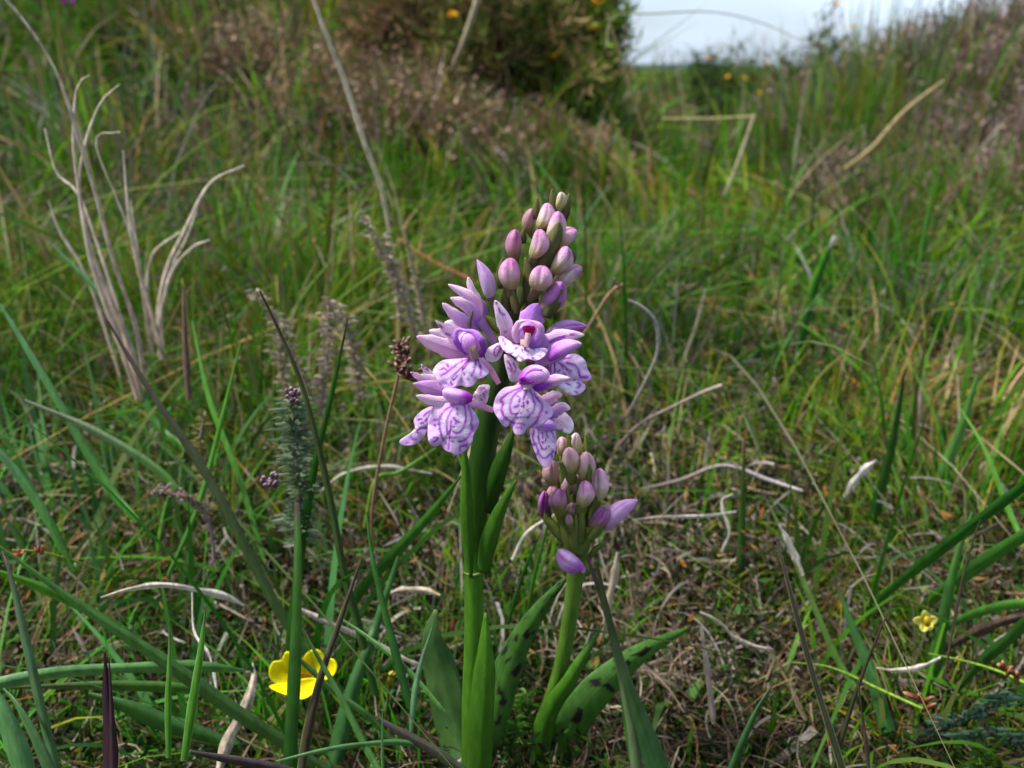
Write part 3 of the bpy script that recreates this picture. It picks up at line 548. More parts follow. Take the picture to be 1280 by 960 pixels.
gb('stout purple brown shoot with a split point at the bottom left', [(138, 1000), (138, 930), (134, 870), (131, 815)], [18, 19, 14, 2], C(66, 44, 54), C(54, 34, 42), Yb=.195, Yt=.2, cup=.9, prof='raw', tipc=None, m_=M_leaf)
gb('thin purple point beside the stout purple shoot', [(141, 960), (139, 880), (136, 822)], [8, 6, 1.5], C(72, 50, 60), C(58, 38, 46), Yb=.192, Yt=.2, cup=.9, prof='raw', tipc=None)
gb('short upright blade with a brown needle tip left of its greener neighbour', [(211, 948), (210, 880), (212, 820), (212, 775)], [7, 9, 6, 1], G1, G2, Yb=.21, Yt=.22, tipat=.55, prof='raw', edge=C(120, 160, 100))
gb('short upright green blade leaning right with pale edges', [(230, 952), (240, 885), (250, 820), (258, 755)], [9, 12, 9, 1], G1, G2, Yb=.21, Yt=.22, prof='raw', edge=C(130, 168, 104))
gb('long purplish blade curving from the dead tuft down to the buttercup', [(470, 925), (420, 860), (350, 765), (265, 605), (182, 480), (128, 390)], [14, 15, 14, 12, 8, 2], C(58, 102, 42), C(78, 66, 60), Yb=.285, Yt=.33, prof='raw', tipc=C(70, 50, 54))
gb('tall wide upright blade standing in front of the buttercup', [(361, 1000), (363, 940), (369, 820), (372, 720), (372, 660), (371, 628)], [18, 17, 16, 13, 10, 6], C(44, 92, 32), C(76, 116, 50), Yb=.222, Yt=.24, prof='raw', tipat=.86, tipc=C(88, 76, 64), cup=.3)
gb('dark upright blade with a brown point crossing the heath sprig', [(360, 830), (376, 690), (392, 590), (413, 500), (426, 440), (435, 398)], [13, 13, 12, 9, 6, 1], G3, C(50, 96, 34), Yb=.29, Yt=.27, prof='raw')
gb('tall arching stem like blade over the heath sprig', [(470, 870), (450, 790), (430, 715), (413, 625), (396, 550), (375, 475), (345, 405), (325, 364)], [10, 11, 10, 9, 8, 7, 5, 2], C(56, 96, 44), C(82, 80, 56), Yb=.275, Yt=.262, prof='raw', cup=.8)
gb('green blade leaning right up to the tall orchid stem', [(425, 790), (450, 740), (490, 695), (530, 652), (579, 592)], [6, 13, 14, 12, 2], G3, C(66, 120, 44), Yb=.31, Yt=.27, prof='raw', tipc=None)
gb('dark brown edged blade crossing right of the buttercup', [(372, 1000), (382, 930), (400, 850), (422, 785), (452, 698)], [9, 13, 10, 7, 2], C(64, 62, 44), C(70, 50, 46), Yb=.215, Yt=.25, prof='raw', edge=C(120, 126, 84), cup=.8)
gb('thin blade running over the right buttercup petal to the bottom edge', [(486, 985), (455, 930), (424, 868), (394, 815), (366, 762)], [8, 9, 8, 5, 1], C(84, 142, 60), C(66, 88, 52), Yb=.215, Yt=.24, prof='raw')
gb('narrow green blade from the buttercup down towards the tall orchid', [(500, 938), (460, 895), (420, 866), (376, 826)], [5, 9, 8, 6], C(62, 112, 40), C(58, 92, 40), Yb=.235, Yt=.248, prof='raw', tipc=None)
gb('straight thin blade slanting from the seed head to the tall stem foot', [(556, 890), (510, 838), (462, 798), (424, 772)], [4, 7, 6, 2], C(84, 134, 66), C(80, 128, 60), Yb=.24, Yt=.27, prof='raw', tipc=None)
gb('wide blade standing up behind the buttercup on its right', [(412, 985), (424, 930), (440, 865), (460, 810), (474, 770), (500, 690)], [16, 24, 18, 13, 9, 4], C(50, 96, 42), C(74, 122, 66), Yb=.25, Yt=.29, prof='raw', tipc=None)
gb('upright green blade right of the buttercup bending to the bottom', [(513, 885), (498, 830), (480, 760), (466, 700), (458, 640)], [9, 11, 9, 6, 2], C(52, 100, 44), C(66, 118, 50), Yb=.245, Yt=.26, prof='raw', tipc=None)
gb('bluish short blade beside the tall orchid foot', [(513, 925), (518, 870), (526, 830), (541, 783)], [5, 8, 6, 2], C(92, 132, 96), C(96, 128, 88), Yb=.23, Yt=.245, prof='raw', tipc=None)
gb('pale thin blade arching along the bottom edge', [(345, 952), (395, 940), (440, 932), (500, 928), (560, 938)], [2, 6, 6, 8, 3], C(104, 148, 92), C(64, 112, 56), Yb=.215, Yt=.225, prof='raw', tipc=None)
gb('dull purple blade end lying at the bottom edge under the buttercup', [(238, 940), (280, 948), (330, 957), (400, 975)], [4, 12, 14, 14], C(70, 58, 62), C(60, 50, 52), Yb=.2, Yt=.2, prof='raw', tipc=None)
gb('brown purple blade lying from the seed head towards the tall orchid', [(470, 896), (500, 915), (545, 940), (580, 965)], [3, 13, 15, 12], C(92, 80, 76), C(70, 78, 56), Yb=.225, Yt=.22, prof='raw', tipc=None)
gb('thin green line of a blade beside the brown purple one', [(479, 985), (478, 950), (478, 890)], [3, 4, 1], G1, BG, Yb=.21, Yt=.215, prof='raw', tipc=None)
# blades right of the orchids
gb('dark narrow blade touching the small orchid stem', [(800, 1000), (790, 910), (776, 840), (758, 765), (733, 694)], [15, 14, 11, 8, 4], C(110, 136, 92), C(62, 56, 44), Yb=.232, Yt=.245, prof='raw', cup=.8, tipc=C(80, 66, 56))
gb('broad blade flaring to the bottom edge right of the small orchid', [(838, 1010), (812, 930), (785, 855), (768, 800), (745, 702)], [36, 27, 14, 9, 4], C(44, 92, 48), C(72, 78, 52), Yb=.228, Yt=.243, prof='raw', cup=.4, tipc=None)
gb('thin bright blade behind the broad flaring one', [(796, 1000), (784, 920), (773, 842)], [6, 5, 2], G2, G1, Yb=.25, Yt=.26, prof='raw', tipc=None)
gb('tall dark green blade leaning right at the right centre', [(1062, 742), (1070, 705), (1092, 645), (1112, 570), (1124, 510), (1131, 462)], [16, 20, 15, 11, 7, 2], C(50, 104, 32), C(40, 74, 32), Yb=.43, Yt=.40, prof='raw')
gb('long dark blade entering from the right edge', [(1090, 758), (1140, 715), (1200, 668), (1300, 592)], [8, 15, 14, 13], C(48, 104, 34), C(40, 88, 30), Yb=.34, Yt=.27, prof='raw', tipc=None)
gb('second blade from the right edge below the long dark one', [(1140, 770), (1190, 730), (1240, 695), (1310, 650)], [10, 18, 18, 16], C(60, 112, 42), C(66, 120, 46), Yb=.345, Yt=.29, prof='raw', tipc=None)
gb('third blade from the right edge with a paler top', [(1160, 800), (1200, 775), (1250, 758), (1310, 752)], [6, 11, 13, 12], C(66, 120, 44), C(92, 150, 60), Yb=.32, Yt=.27, prof='raw', tipc=None)
gb('brown faded blade lying in from the right edge', [(1165, 822), (1210, 795), (1260, 775), (1320, 762)], [6, 14, 17, 15], C(84, 66, 56), C(92, 76, 64), Yb=.315, Yt=.27, prof='raw', tipc=None, m_=M_dry)
gb('green blade slanting up to the right edge under the brown one', [(1195, 865), (1230, 825), (1265, 795), (1310, 745)], [6, 14, 15, 12], C(50, 96, 38), C(58, 106, 42), Yb=.29, Yt=.26, prof='raw', tipc=None)
gb('upright blade standing behind the small yellow flower', [(1160, 872), (1172, 810), (1186, 740), (1198, 690), (1216, 640)], [14, 18, 14, 10, 4], C(50, 100, 34), C(72, 120, 50), Yb=.3, Yt=.32, prof='raw', tipc=None)
gb('pale green blade leaning behind the yellow flower near the top', [(1166, 640), (1180, 590), (1200, 540), (1222, 470)], [14, 16, 13, 5], C(92, 150, 66), C(100, 150, 74), Yb=.45, Yt=.44, prof='raw', tipc=None)
gb('slender dark blade with a light edge in the lower right', [(1062, 990), (1040, 920), (1015, 840), (988, 740), (970, 672)], [9, 9, 8, 6, 1.5], C(54, 64, 38), C(70, 60, 50), Yb=.22, Yt=.25, prof='raw', edge=C(150, 150, 130), cup=.9)
gb('green blade crossing the slender dark one near its middle', [(1110, 915), (1092, 850), (1068, 790), (1042, 722)], [19, 17, 10, 2], C(56, 110, 50), C(70, 116, 56), Yb=.27, Yt=.3, prof='raw')
gb('yellowish thin blade between the slender dark and green ones', [(1075, 870), (1045, 820), (1010, 740), (978, 665), (950, 610)], [8, 8, 7, 5, 2], C(84, 128, 48), C(96, 120, 62), Yb=.285, Yt=.33, prof='raw')
gb('dark stem like blade leaning right across the green blade', [(1032, 1000), (1050, 930), (1072, 860), (1095, 800), (1116, 752)], [7, 8, 6, 4, 1], C(56, 76, 38), C(66, 42, 40), Yb=.225, Yt=.25, prof='raw', cup=.9)
gb('thin brown upright stalk at the bottom right of centre', [(1088, 1000), (1084, 940), (1078, 895), (1072, 850)], [5, 5, 3, 1], C(80, 62, 56), C(70, 48, 44), Yb=.215, Yt=.22, prof='raw', cup=.9, m_=M_dry)
gb('short dark green blade near the bottom right of the orchids', [(900, 1000), (925, 935), (945, 890), (968, 852)], [8, 11, 8, 1], C(40, 84, 36), C(50, 88, 40), Yb=.215, Yt=.23, prof='raw')
gb('upright dull blade with a rusty tip right of the orchids', [(927, 730), (927, 670), (929, 600), (931, 540)], [11, 10, 6, 2], C(50, 94, 36), C(72, 92, 44), Yb=.38, Yt=.38, prof='raw', tipc=C(140, 84, 40))
gb('very thin dark stalk near the right edge', [(1180, 850), (1196, 760), (1212, 690), (1240, 610)], [3, 4, 3, 1], C(70, 60, 46), C(60, 52, 42), Yb=.27, Yt=.29, prof='raw', m_=M_dry)
gb('dark upright blade in the grass beyond the orchid with a white tip', [(990, 480), (1003, 420), (1022, 350), (1044, 295)], [6, 9, 8, 6], C(34, 84, 28), C(48, 104, 36), Yb=.62, Yt=.6, prof='raw', tipc=C(222, 222, 214), tipat=.88)
for i, (pts, w, c0, c1, Yb, Yt, lab) in enumerate([
    ([(230, 560), (190, 520), (150, 400), (60, 300)], [9, 9, 8, 2], G1, BG, .45, .5, 'hazy blue green blade behind the dead tuft'),
    ([(170, 650), (130, 600), (60, 480), (0, 380)], [10, 12, 9, 4], G1, BG, .33, .36, 'tall blade reaching the left edge below the dead tuft'),
    ([(92, 715), (60, 650), (20, 590), (-30, 535)], [8, 13, 12, 8], G1, BG, .29, .30, 'blade leaning out of the left edge above the crossing blade'),
    ([(240, 640), (200, 590), (120, 540), (30, 500)], [8, 12, 10, 3], G1, C(112, 120, 100), .33, .35, 'greyish blade with faded tip leaning left'),
    ([(210, 720), (245, 640), (268, 560), (300, 430)], [5, 7, 6, 2], G1, G2, .32, .35, 'upright thin blade left of the heath sprig'),
    ([(330, 700), (300, 600), (262, 500), (240, 400)], [5, 8, 7, 2], G1, G2, .34, .4, 'thin blade leaning left above the purplish blade'),
    ([(455, 660), (470, 600), (500, 590), (545, 560)], [4, 6, 5, 2], YG, G2, .36, .37, 'yellowish thin blade behind the rusty seed stalk'),
    ([(655, 800), (668, 720), (690, 640), (705, 610)], [4, 5, 4, 1], G3, G1, .29, .29, 'thin dark blade between the two orchids'),
    ([(632, 790), (650, 730), (665, 690), (676, 667)], [4, 5, 4, 1], G3, G3, .285, .28, 'short needle like blade between the two orchids'),
    ([(1180, 655), (1150, 600), (1120, 560), (1060, 500)], [4, 6, 5, 2], YG, YG, .46, .5, 'thin yellow green blade right of the tall dark blade'),
    ([(1290, 700), (1262, 640), (1230, 560), (1200, 510)], [6, 8, 6, 2], G2, G2, .34, .4, 'blade crossing the right edge blades'),
    ([(880, 420), (850, 380), (800, 330), (740, 300)], [5, 6, 5, 2], BG, G2, .75, .7, 'soft green blade leaning left beside the flower spike'),
    ]):
    gb(lab, pts, w, c0, c1, Yb=Yb, Yt=Yt, prof='raw', tipc=None)

# ---------------- dry leaves, stalks and the dead tuft ----------------
ST1, ST2, ST3 = C(192, 176, 152), C(166, 144, 120), C(204, 194, 180)
def dry(label, pts, w_, Yb=None, Yt=None, c0=ST2, c1=ST1, name='dry_leaf', cat='dry leaf', group='dead grass leaves lying in the sward', cup=.6, **k):
    return gb(label, pts, [q * .8 for q in w_], c0, c1, Yb=Yb, Yt=Yt, name=name, cat=cat, group=group, m_=M_dry, prof='raw', tipc=None, cup=cup, **k)
dry('long dead leaf arched above the level green blades', [(126, 747), (160, 737), (200, 731), (240, 736), (280, 745), (306, 757)], [2, 7, 10, 9, 11, 3], .265, .29, ST1, ST3)
dry('curled pale dead leaf left of the buttercup', [(268, 985), (285, 925), (305, 890), (317, 850), (316, 828)], [10, 22, 18, 12, 3], .235, .262, C(168, 152, 130), C(172, 158, 140))
dry('grey dead leaf lying behind the buttercup', [(376, 762), (410, 778), (460, 800), (520, 830), (575, 848)], [6, 12, 13, 8, 4], .3, .285, C(150, 140, 134), C(176, 162, 150))
dry('white dead leaf scrap at the right centre', [(1056, 622), (1068, 602), (1080, 588), (1096, 575)], [5, 14, 13, 3], .42, .41, ST3, C(214, 204, 200))
dry('pale folded dead leaf standing behind the small orchid', [(752, 800), (760, 755), (768, 720), (772, 690)], [6, 12, 13, 5], .31, .31, ST2, C(170, 156, 136))
dry('curled pale dead blade in the lower right', [(1095, 835), (1120, 838), (1150, 834), (1176, 822)], [2, 6, 8, 6], .28, .28, ST1, ST3)
dry('dead leaf base under the tall orchid to its left', [(480, 745), (500, 738), (530, 738), (550, 744)], [3, 12, 14, 3], .33, .325, C(170, 150, 140), ST1)
dry('frayed grey dead blade in the lower right of centre', [(1004, 720), (996, 700), (986, 678), (974, 655)], [4, 10, 8, 3], .31, .31, ST1, C(190, 184, 178))
dry('looped dead blade right of the orchids', [(874, 765), (900, 778), (917, 796), (945, 808), (966, 812)], [3, 6, 7, 6, 3], .29, .3, ST1, C(190, 170, 154))
dry('curved dead blade hooked beside the green upright blade', [(902, 690), (912, 665), (904, 640), (903, 625), (916, 618)], [4, 6, 5, 5, 3], .36, .37, C(168, 158, 146), C(176, 168, 156))
dry('long thin dead blade running level right of the small orchid', [(790, 650), (830, 646), (880, 645), (920, 640)], [2, 4, 5, 3], .33, .36, ST1, ST3)
dry('grey dead stalk standing in the lower right of the orchids', [(892, 905), (888, 870), (882, 820), (876, 780)], [8, 9, 8, 5], .255, .27, C(120, 108, 96), C(150, 136, 122))
dry('curled white dead fibre in the lower left', [(272, 868), (262, 820), (243, 790), (240, 740)], [3, 4, 4, 3], .25, .27, C(170, 168, 170), ST3)
dry('dead blade arching behind the rusty seed stalk', [(400, 615), (430, 592), (480, 583), (540, 592)], [2, 5, 5, 3], .40, .41, ST3, C(186, 180, 160))
dry('pale dead stem leaning behind the pale orchid flowers', [(560, 640), (590, 560), (618, 500), (640, 470)], [4, 5, 4, 2], .38, .4, ST2, ST1)
dry('light dead blade slanting up to the small orchid', [(745, 615), (700, 640), (660, 665), (640, 700)], [3, 5, 6, 3], .33, .33, ST1, ST3)
t1 = empty('dead_grass_tuft', P(175, 490, .47)); t1.location.z = float(hgt(t1.location.x, .47)); tag(t1, 'pale dead grass tuft with long curved blades at the upper left', 'grass tuft', 'dead grass tufts')
def tuftb(t, pts, w, Y, c0=C(170, 146, 128), c1=C(192, 178, 160)):
    def col(s, c): return lerp(c0, c1, s) * (.62 + .7 * vnoise(s * 45 + pts[0][0], c * 3, 1, 4))[..., None]
    w = [q * .66 for q in w]; m = MB(); ribbon(m, wy(pts, Y), w, col, wob=.7, n=34, across=4, cup=.6, prof='raw'); m.build('blade', M_dry, t)
for pts, w, Y in [([(172, 500), (150, 430), (118, 340), (102, 260), (92, 180), (96, 110), (112, 94)], [8, 15, 12, 8, 7, 6, 2], (.46, .44)), ([(176, 500), (160, 430), (120, 330), (100, 250), (104, 190), (125, 130), (150, 105)], [8, 14, 11, 7, 6, 5, 2], (.47, .45)),
                  ([(182, 490), (170, 410), (140, 320), (104, 190), (70, 90), (25, 20), (-30, -40)], [7, 10, 8, 8, 8, 8, 7], (.47, .40)), ([(178, 480), (120, 300), (96, 240), (70, 215), (56, 160)], [6, 7, 5, 4, 2], (.48, .5)),
                  ([(200, 430), (172, 330), (160, 260), (154, 188)], [7, 7, 6, 3], (.5, .5)), ([(190, 440), (165, 300), (120, 180), (150, 165)], [5, 5, 4, 2], (.49, .47)), ([(150, 470), (110, 350), (75, 290), (60, 250)], [6, 7, 6, 2], (.5, .5))]:
    tuftb(t1, pts, w, Y)
t2 = empty('dead_grass_tuft', P(200, 440, .53)); t2.location.z = float(hgt(t2.location.x, .53)); tag(t2, 'smaller dead grass tuft with hooked tips right of the long curved one', 'grass tuft', 'dead grass tufts')
for pts, w, Y in [([(202, 450), (198, 400), (208, 340), (230, 290), (262, 230), (305, 207)], [9, 9, 8, 7, 6, 3], (.52, .5)), ([(200, 445), (200, 400), (215, 340), (240, 310), (262, 300)], [9, 9, 8, 7, 3], (.52, .5)), ([(190, 440), (184, 380), (190, 320), (225, 290)], [7, 7, 6, 3], (.53, .51)),
                  ([(204, 440), (202, 390), (206, 350), (232, 300), (250, 250)], [6, 6, 5, 2], (.53, .52)), ([(196, 430), (180, 370), (170, 300), (163, 250)], [6, 6, 5, 2], (.53, .52))]:
    tuftb(t2, pts, w, Y, C(176, 156, 138), C(200, 186, 168))
def stalk(label, pts, w, Yb=None, Yt=None, c0=ST2, c1=ST1, name='dead_stalk', cat='dead stalk', group='dead stalks standing in the grass', head=None, mt=None):
    y0 = Yb if Yb is not None else GY(*pts[0]); y1 = Yt if Yt is not None else y0
    m = MB(); tube(m, wy(pts, (y0, y1)), w, lambda s, c: lerp(c0, c1, s) * (.85 + .3 * vnoise(s * 40, c + s * 9, 1, 4))[..., None], n=36, m=6)
    o = m.build(name, mt or M_dry, None); tag(o, label, cat, group); return o
stalk('long pale stalk leaning left up to the top edge', [(487, 292), (476, 235), (456, 180), (430, 100), (408, 45), (385, -20)], [4, 5.5, 6, 6, 5, 5], .6, .55, C(196, 180, 152), C(216, 202, 178))
stalk('pale stalk leaning right at the top edge near the gorse', [(566, 82), (580, 50), (600, -10)], [4, 7, 7], 1.1, 1.05, ST2, C(176, 170, 140))
stalk('thin straw stalk leaning left below the sky gap', [(818, 200), (800, 150), (778, 80), (758, 15)], [3, 4, 4, 3], 1.0, .95, C(150, 130, 80), C(176, 156, 110))
stalk('short bent straw stalk under the sky gap', [(905, 245), (925, 195), (943, 143)], [3, 3.5, 3], 1.1, 1.1, C(170, 160, 130), C(186, 170, 140))
stalk('level straw stalk broken over beneath the sky gap', [(944, 145), (890, 148), (828, 148)], [2, 2.2, 1.5], 1.1, 1.15, C(170, 160, 110), C(180, 166, 120))
stalk('straw coloured stalk slanting up the right hand bank', [(1055, 212), (1090, 185), (1130, 140), (1180, 100)], [5, 6, 5, 2], 1.1, 1.1, C(140, 124, 86), C(170, 150, 110))
stalk('grey curved bare twig right of the flower spike', [(783, 520), (805, 480), (822, 440), (820, 405), (804, 385), (785, 375)], [3, 4, 4, 5, 5, 3], .42, .38, C(120, 110, 104), C(178, 172, 166), mt=M_twig)
stalk('dark thin twig slanting right with a frayed tip', [(770, 560), (800, 530), (842, 508), (880, 490), (903, 482)], [4, 4, 4, 4, 6], .42, .42, C(96, 82, 74), C(150, 132, 126), mt=M_twig)
stalk('grey woody twig lying right of the small orchid', [(800, 612), (850, 600), (905, 582), (960, 600), (1003, 614)], [3, 4, 5, 6, 4], .42, .40, C(110, 98, 90), C(168, 156, 156), mt=M_twig)
stalk('hair thin grass stem arching across the sky gap', [(758, 60), (766, 22), (820, 17), (890, 15), (950, 28), (1005, 52)], [2, 2, 2, 1.6, 1.4, 1], 1.0, 1.1, C(120, 124, 90), C(130, 130, 104))
stalk('thin reddish stem arching from left to right behind the spike', [(500, 300), (540, 326), (590, 350)], [3, 3, 3], .7, .68, C(150, 96, 60), C(160, 100, 70))
stalk('thin upright dead stalk beside the tall dark blade', [(1146, 580), (1148, 540), (1152, 470), (1152, 440)], [6, 6, 5, 3], .5, .5, C(140, 120, 112), C(160, 140, 130))
stalk('reddish brown upright stalk below the hooked tuft', [(236, 500), (232, 440), (230, 390), (229, 360)], [7, 9, 6, 3], .4, .4, C(90, 70, 60), C(110, 86, 76))

# rusty seed stalks
def seedstalk(label, pts, w, Yb, Yt, heads, hw=9, hc=(C(150, 84, 40), C(196, 150, 90)), c0=C(120, 96, 74), c1=C(134, 104, 80), name='seed_stalk', group='rusty seed stalks', n=9):
    p = P(pts[0][0], pts[0][1], Yb); t = empty(name, p); tag(t, label, 'seed stalk', group)
    m = MB(); tube(m, wy(pts, (Yb, Yt)), w, grad(c0, c1), n=30, m=6); m.build('stem', M_twig, t)
    for hx_, hy_ in heads:
        m = MB()
        for i in range(n):
            a = random.uniform(0, 6.28); L = hw * random.uniform(.6, 1.3); q = (hx_ + random.uniform(-.35, .35) * hw, hy_ + random.uniform(-.6, .6) * hw)
            budm(m, q, (q[0] + L * math.cos(a), q[1] - abs(L * math.sin(a))), hw * .42, Yt, Yt + random.uniform(-.002, .002), hc[random.random() < .5], hc[0], hc[0] * .6, n=6, m=6, seam=0)
        m.build('seed_head', M_twig, t)
    return t
seedstalk('rusty withered flower stalk left of the open orchid flowers', [(466, 690), (465, 640), (474, 580), (486, 520), (500, 460), (505, 425)], [3, 4, 4, 4, 4, 3], .34, .3, [(500, 462), (508, 448), (512, 468), (503, 437)], hw=13, hc=(C(96, 56, 44), C(150, 124, 96)), n=14)
seedstalk('green stalk with three brown bracts at the bottom right', [(990, 828), (1040, 835), (1100, 862), (1140, 880), (1158, 888)], [2, 3, 4, 4, 4], .29, .255, [(1150, 882)], hw=17, hc=(C(120, 60, 26), C(170, 120, 70)), c0=C(90, 120, 40), c1=C(120, 150, 50), n=5)
seedstalk('green stalk with brown bracts at the right edge', [(1160, 817), (1200, 825), (1245, 838), (1290, 858)], [2, 3, 4, 4], .29, .26, [(1258, 840), (1275, 850)], hw=15, hc=(C(120, 64, 30), C(176, 130, 80)), c0=C(90, 120, 40), c1=C(120, 150, 50), n=4)
seedstalk('small rusty spikelet on a thin blade at the left edge', [(130, 715), (90, 700), (50, 690), (15, 688)], [2, 3, 3, 3], .3, .28, [(50, 693), (22, 690)], hw=10, hc=(C(150, 80, 40), C(90, 30, 24)), c0=YG, c1=C(150, 140, 60), n=4)
seedstalk('seed stalk with a brown head right of the flower spike', [(728, 420), (742, 398), (758, 372), (772, 358)], [3, 4, 4, 5], .42, .42, [(772, 358)], hw=7, hc=(C(120, 96, 80), C(160, 140, 120)), n=5)

# ---------------- buttercup, tormentil, faded flower head ----------------
YEL, YEL2 = C(254, 244, 6), C(244, 214, 6)
zE = lambda *p: Z(p, (300, 740), 4.364)
bc = empty('buttercup', P(392, 935, .275)); bc.location.z = float(hgt(bc.location.x, .275)); tag(bc, 'yellow buttercup open behind the tall wide blade', 'buttercup')
m = MB(); tube(m, wy([(398, 960), (390, 910), (384, 880), (378, 866)], (.275, .272)), [5, 5, 5, 5], grad(C(70, 100, 40), C(100, 130, 50)), n=12, m=7); m.build('stem', M_leaf, bc)
for ol, Y, tl in [(((300, 360), (255, 325), (225, 372), (180, 382), (158, 435), (175, 485), (230, 512), (300, 520), (340, 470)), .279, (.2, -.2)), (((160, 515), (210, 500), (290, 510), (320, 560), (260, 562), (200, 540)), .271, (0, -.9)),
                  (((330, 440), (335, 390), (360, 340), (405, 313), (448, 330), (462, 372), (440, 430), (390, 470)), .281, (-.1, .25)), (((420, 480), (445, 410), (470, 375), (505, 365), (528, 395), (520, 440), (480, 475)), .277, (-.4, 0)),
                  (((265, 510), (320, 480), (400, 470), (425, 490), (405, 545), (350, 582), (300, 575)), .2665, (0, -.5))]:
    m = MB(); patch(m, zE(*ol), Y, tilt=tl, bulge=-4, ruffle=.25, rk=3, cin=C(252, 236, 4), cedge=C(255, 248, 30), rings=14, m=50); m.build('petal', mat_y if 'mat_y' in globals() else M_petal, bc, solid=.0003)
m = MB()
for i in range(34):
    a = i * 2.4; r = 1.2 + 1.6 * math.sqrt(i); x, y = 381 + r * math.cos(a), 850 + .6 * r * math.sin(a)
    tube(m, wy([(x * .6 + 381 * .4, y * .4 + 860 * .6), (x, y - 5)], (.272, .271)), [1.2, 2.6], grad(C(210, 170, 10), C(214, 158, 16)), n=4, m=5)
m.build('stamens', M_petal, bc)
tm = empty('tormentil', P(1160, 800, .31)); tag(tm, 'tiny pale yellow flower with pointed petals in the lower right', 'wild flower')
m = MB(); tube(m, wy([(1168, 830), (1162, 800), (1158, 780)], .31), 2.5, flat(C(80, 110, 40)), n=8, m=5); m.build('stem', M_leaf, tm)
for a, L in [(100, 15), (170, 17), (245, 13), (20, 15), (305, 12)]:
    m = MB(); ribbon(m, wy([(1158, 778), (1158 + L * math.cos(R(a)), 778 - L * math.sin(R(a)))], (.31, .307)), 12, grad(C(236, 224, 60), C(228, 226, 130)), n=10, across=6, cup=-.3, prof='petal'); m.build('petal', M_petal, tm, solid=.0002)
m = MB(); budm(m, (1160, 784), (1158, 770), 9, .3065, .305, C(236, 200, 20), C(230, 200, 30), C(180, 160, 30), n=8, m=10); m.build('centre', M_petal, tm)
fh = empty('faded_buttercup', P(484, 905, .27)); tag(fh, 'faded greenish yellow flower head between the buttercup and the tall orchid', 'wild flower')
m = MB(); tube(m, wy([(478, 925), (484, 880), (487, 855)], .27), 4, flat(C(84, 96, 44)), n=8, m=6); m.build('stem', M_leaf, fh)
m = MB()
for i in range(26):
    a = random.uniform(0, math.pi); L = random.uniform(8, 15); budm(m, (487, 850), (487 + L * 1.1 * math.cos(a), 850 - L * .8 * math.sin(a)), 5, .27, .27 + random.uniform(-.006, .003), C(150, 140, 50), C(120, 120, 50), C(90, 90, 40), n=6, m=6, seam=0)
m.build('seed_head', M_leaf, fh)
m = MB(); budm(m, (484, 858), (491, 838), 11, .268, .268, C(196, 190, 30), C(180, 180, 30), C(130, 140, 40), n=8, m=10); m.build('petal', M_petal, fh)

# ---------------- heath sprigs ----------------
def sprig(label, pts, Yb, Yt, wid, c0, c1, heads=(), nl=260, lw=5, hc=(C(150, 110, 130), C(200, 180, 190)), name='heath_sprig', group='heath sprigs', dens=1., stemc=C(90, 76, 66), cat='heath sprig', up=.35):
    t = empty(name, P(pts[0][0], pts[0][1], Yb)); tag(t, label, cat, group)
    m = MB(); tube(m, wy(pts, (Yb, Yt)), [5, 4, 3], grad(stemc, stemc * 1.2), n=24, m=6); m.build('stem', M_twig, t)
    m = MB(); p = cr(wy(pts, (Yb, Yt)), 100)
    for i in range(nl):
        j = int(random.uniform(0, 99) ** 1.); a = random.uniform(0, 6.283); L = wid / 2 * random.uniform(.35, 1.15) * (.6 + .7 * float(vnoise(j * .11, pts[0][0], 1, 3))); k = KP(p[j, 1], p[j, 2])
        sx, sd_ = math.cos(a) * L, math.sin(a) * L; rise = -L * up * random.uniform(-1., 2.2); x, y, Y = p[j]; x += random.gauss(0, 2); y += random.gauss(0, 3)
        ribbon(m, [(x, y, Y), (x + sx * .5, y + rise * .7, Y + sd_ * k * .5), (x + sx, y + rise * .6, Y + sd_ * k)], lw, grad(lerp(c0, c1, random.random()) * random.uniform(.7, 1.2), lerp(c0, c1, random.random())), n=4, across=2, cup=.5, prof='petal')
    m.build('foliage', M_leaf, t)
    for hx_, hy_, hr, Yh in heads:
        m = MB()
        for i in range(22):
            a = random.uniform(0, 6.28); r = hr * math.sqrt(random.random()) * .8; q = (hx_ + r * math.cos(a), hy_ + r * .8 * math.sin(a)); y = Yh + random.uniform(-.004, .002)
            budm(m, q, (q[0] + random.uniform(-5, 5), q[1] - random.uniform(4, 8)), random.uniform(4, 7), y, y - .001, lerp(hc[0], hc[1], random.random()), hc[0] * .8, hc[0] * .5, n=6, m=6, seam=0)
        m.build('flower_head', M_petal, t)
    return t
HT, HT2 = C(86, 112, 82), C(140, 156, 128)
sprig('grey green heath sprig with pale pink heads behind the tall blades', [(374, 680), (374, 600), (368, 560), (366, 500)], .29, .285, 60, HT, HT2, [(366, 497, 12, .283), (338, 604, 13, .281)], nl=420, lw=5)
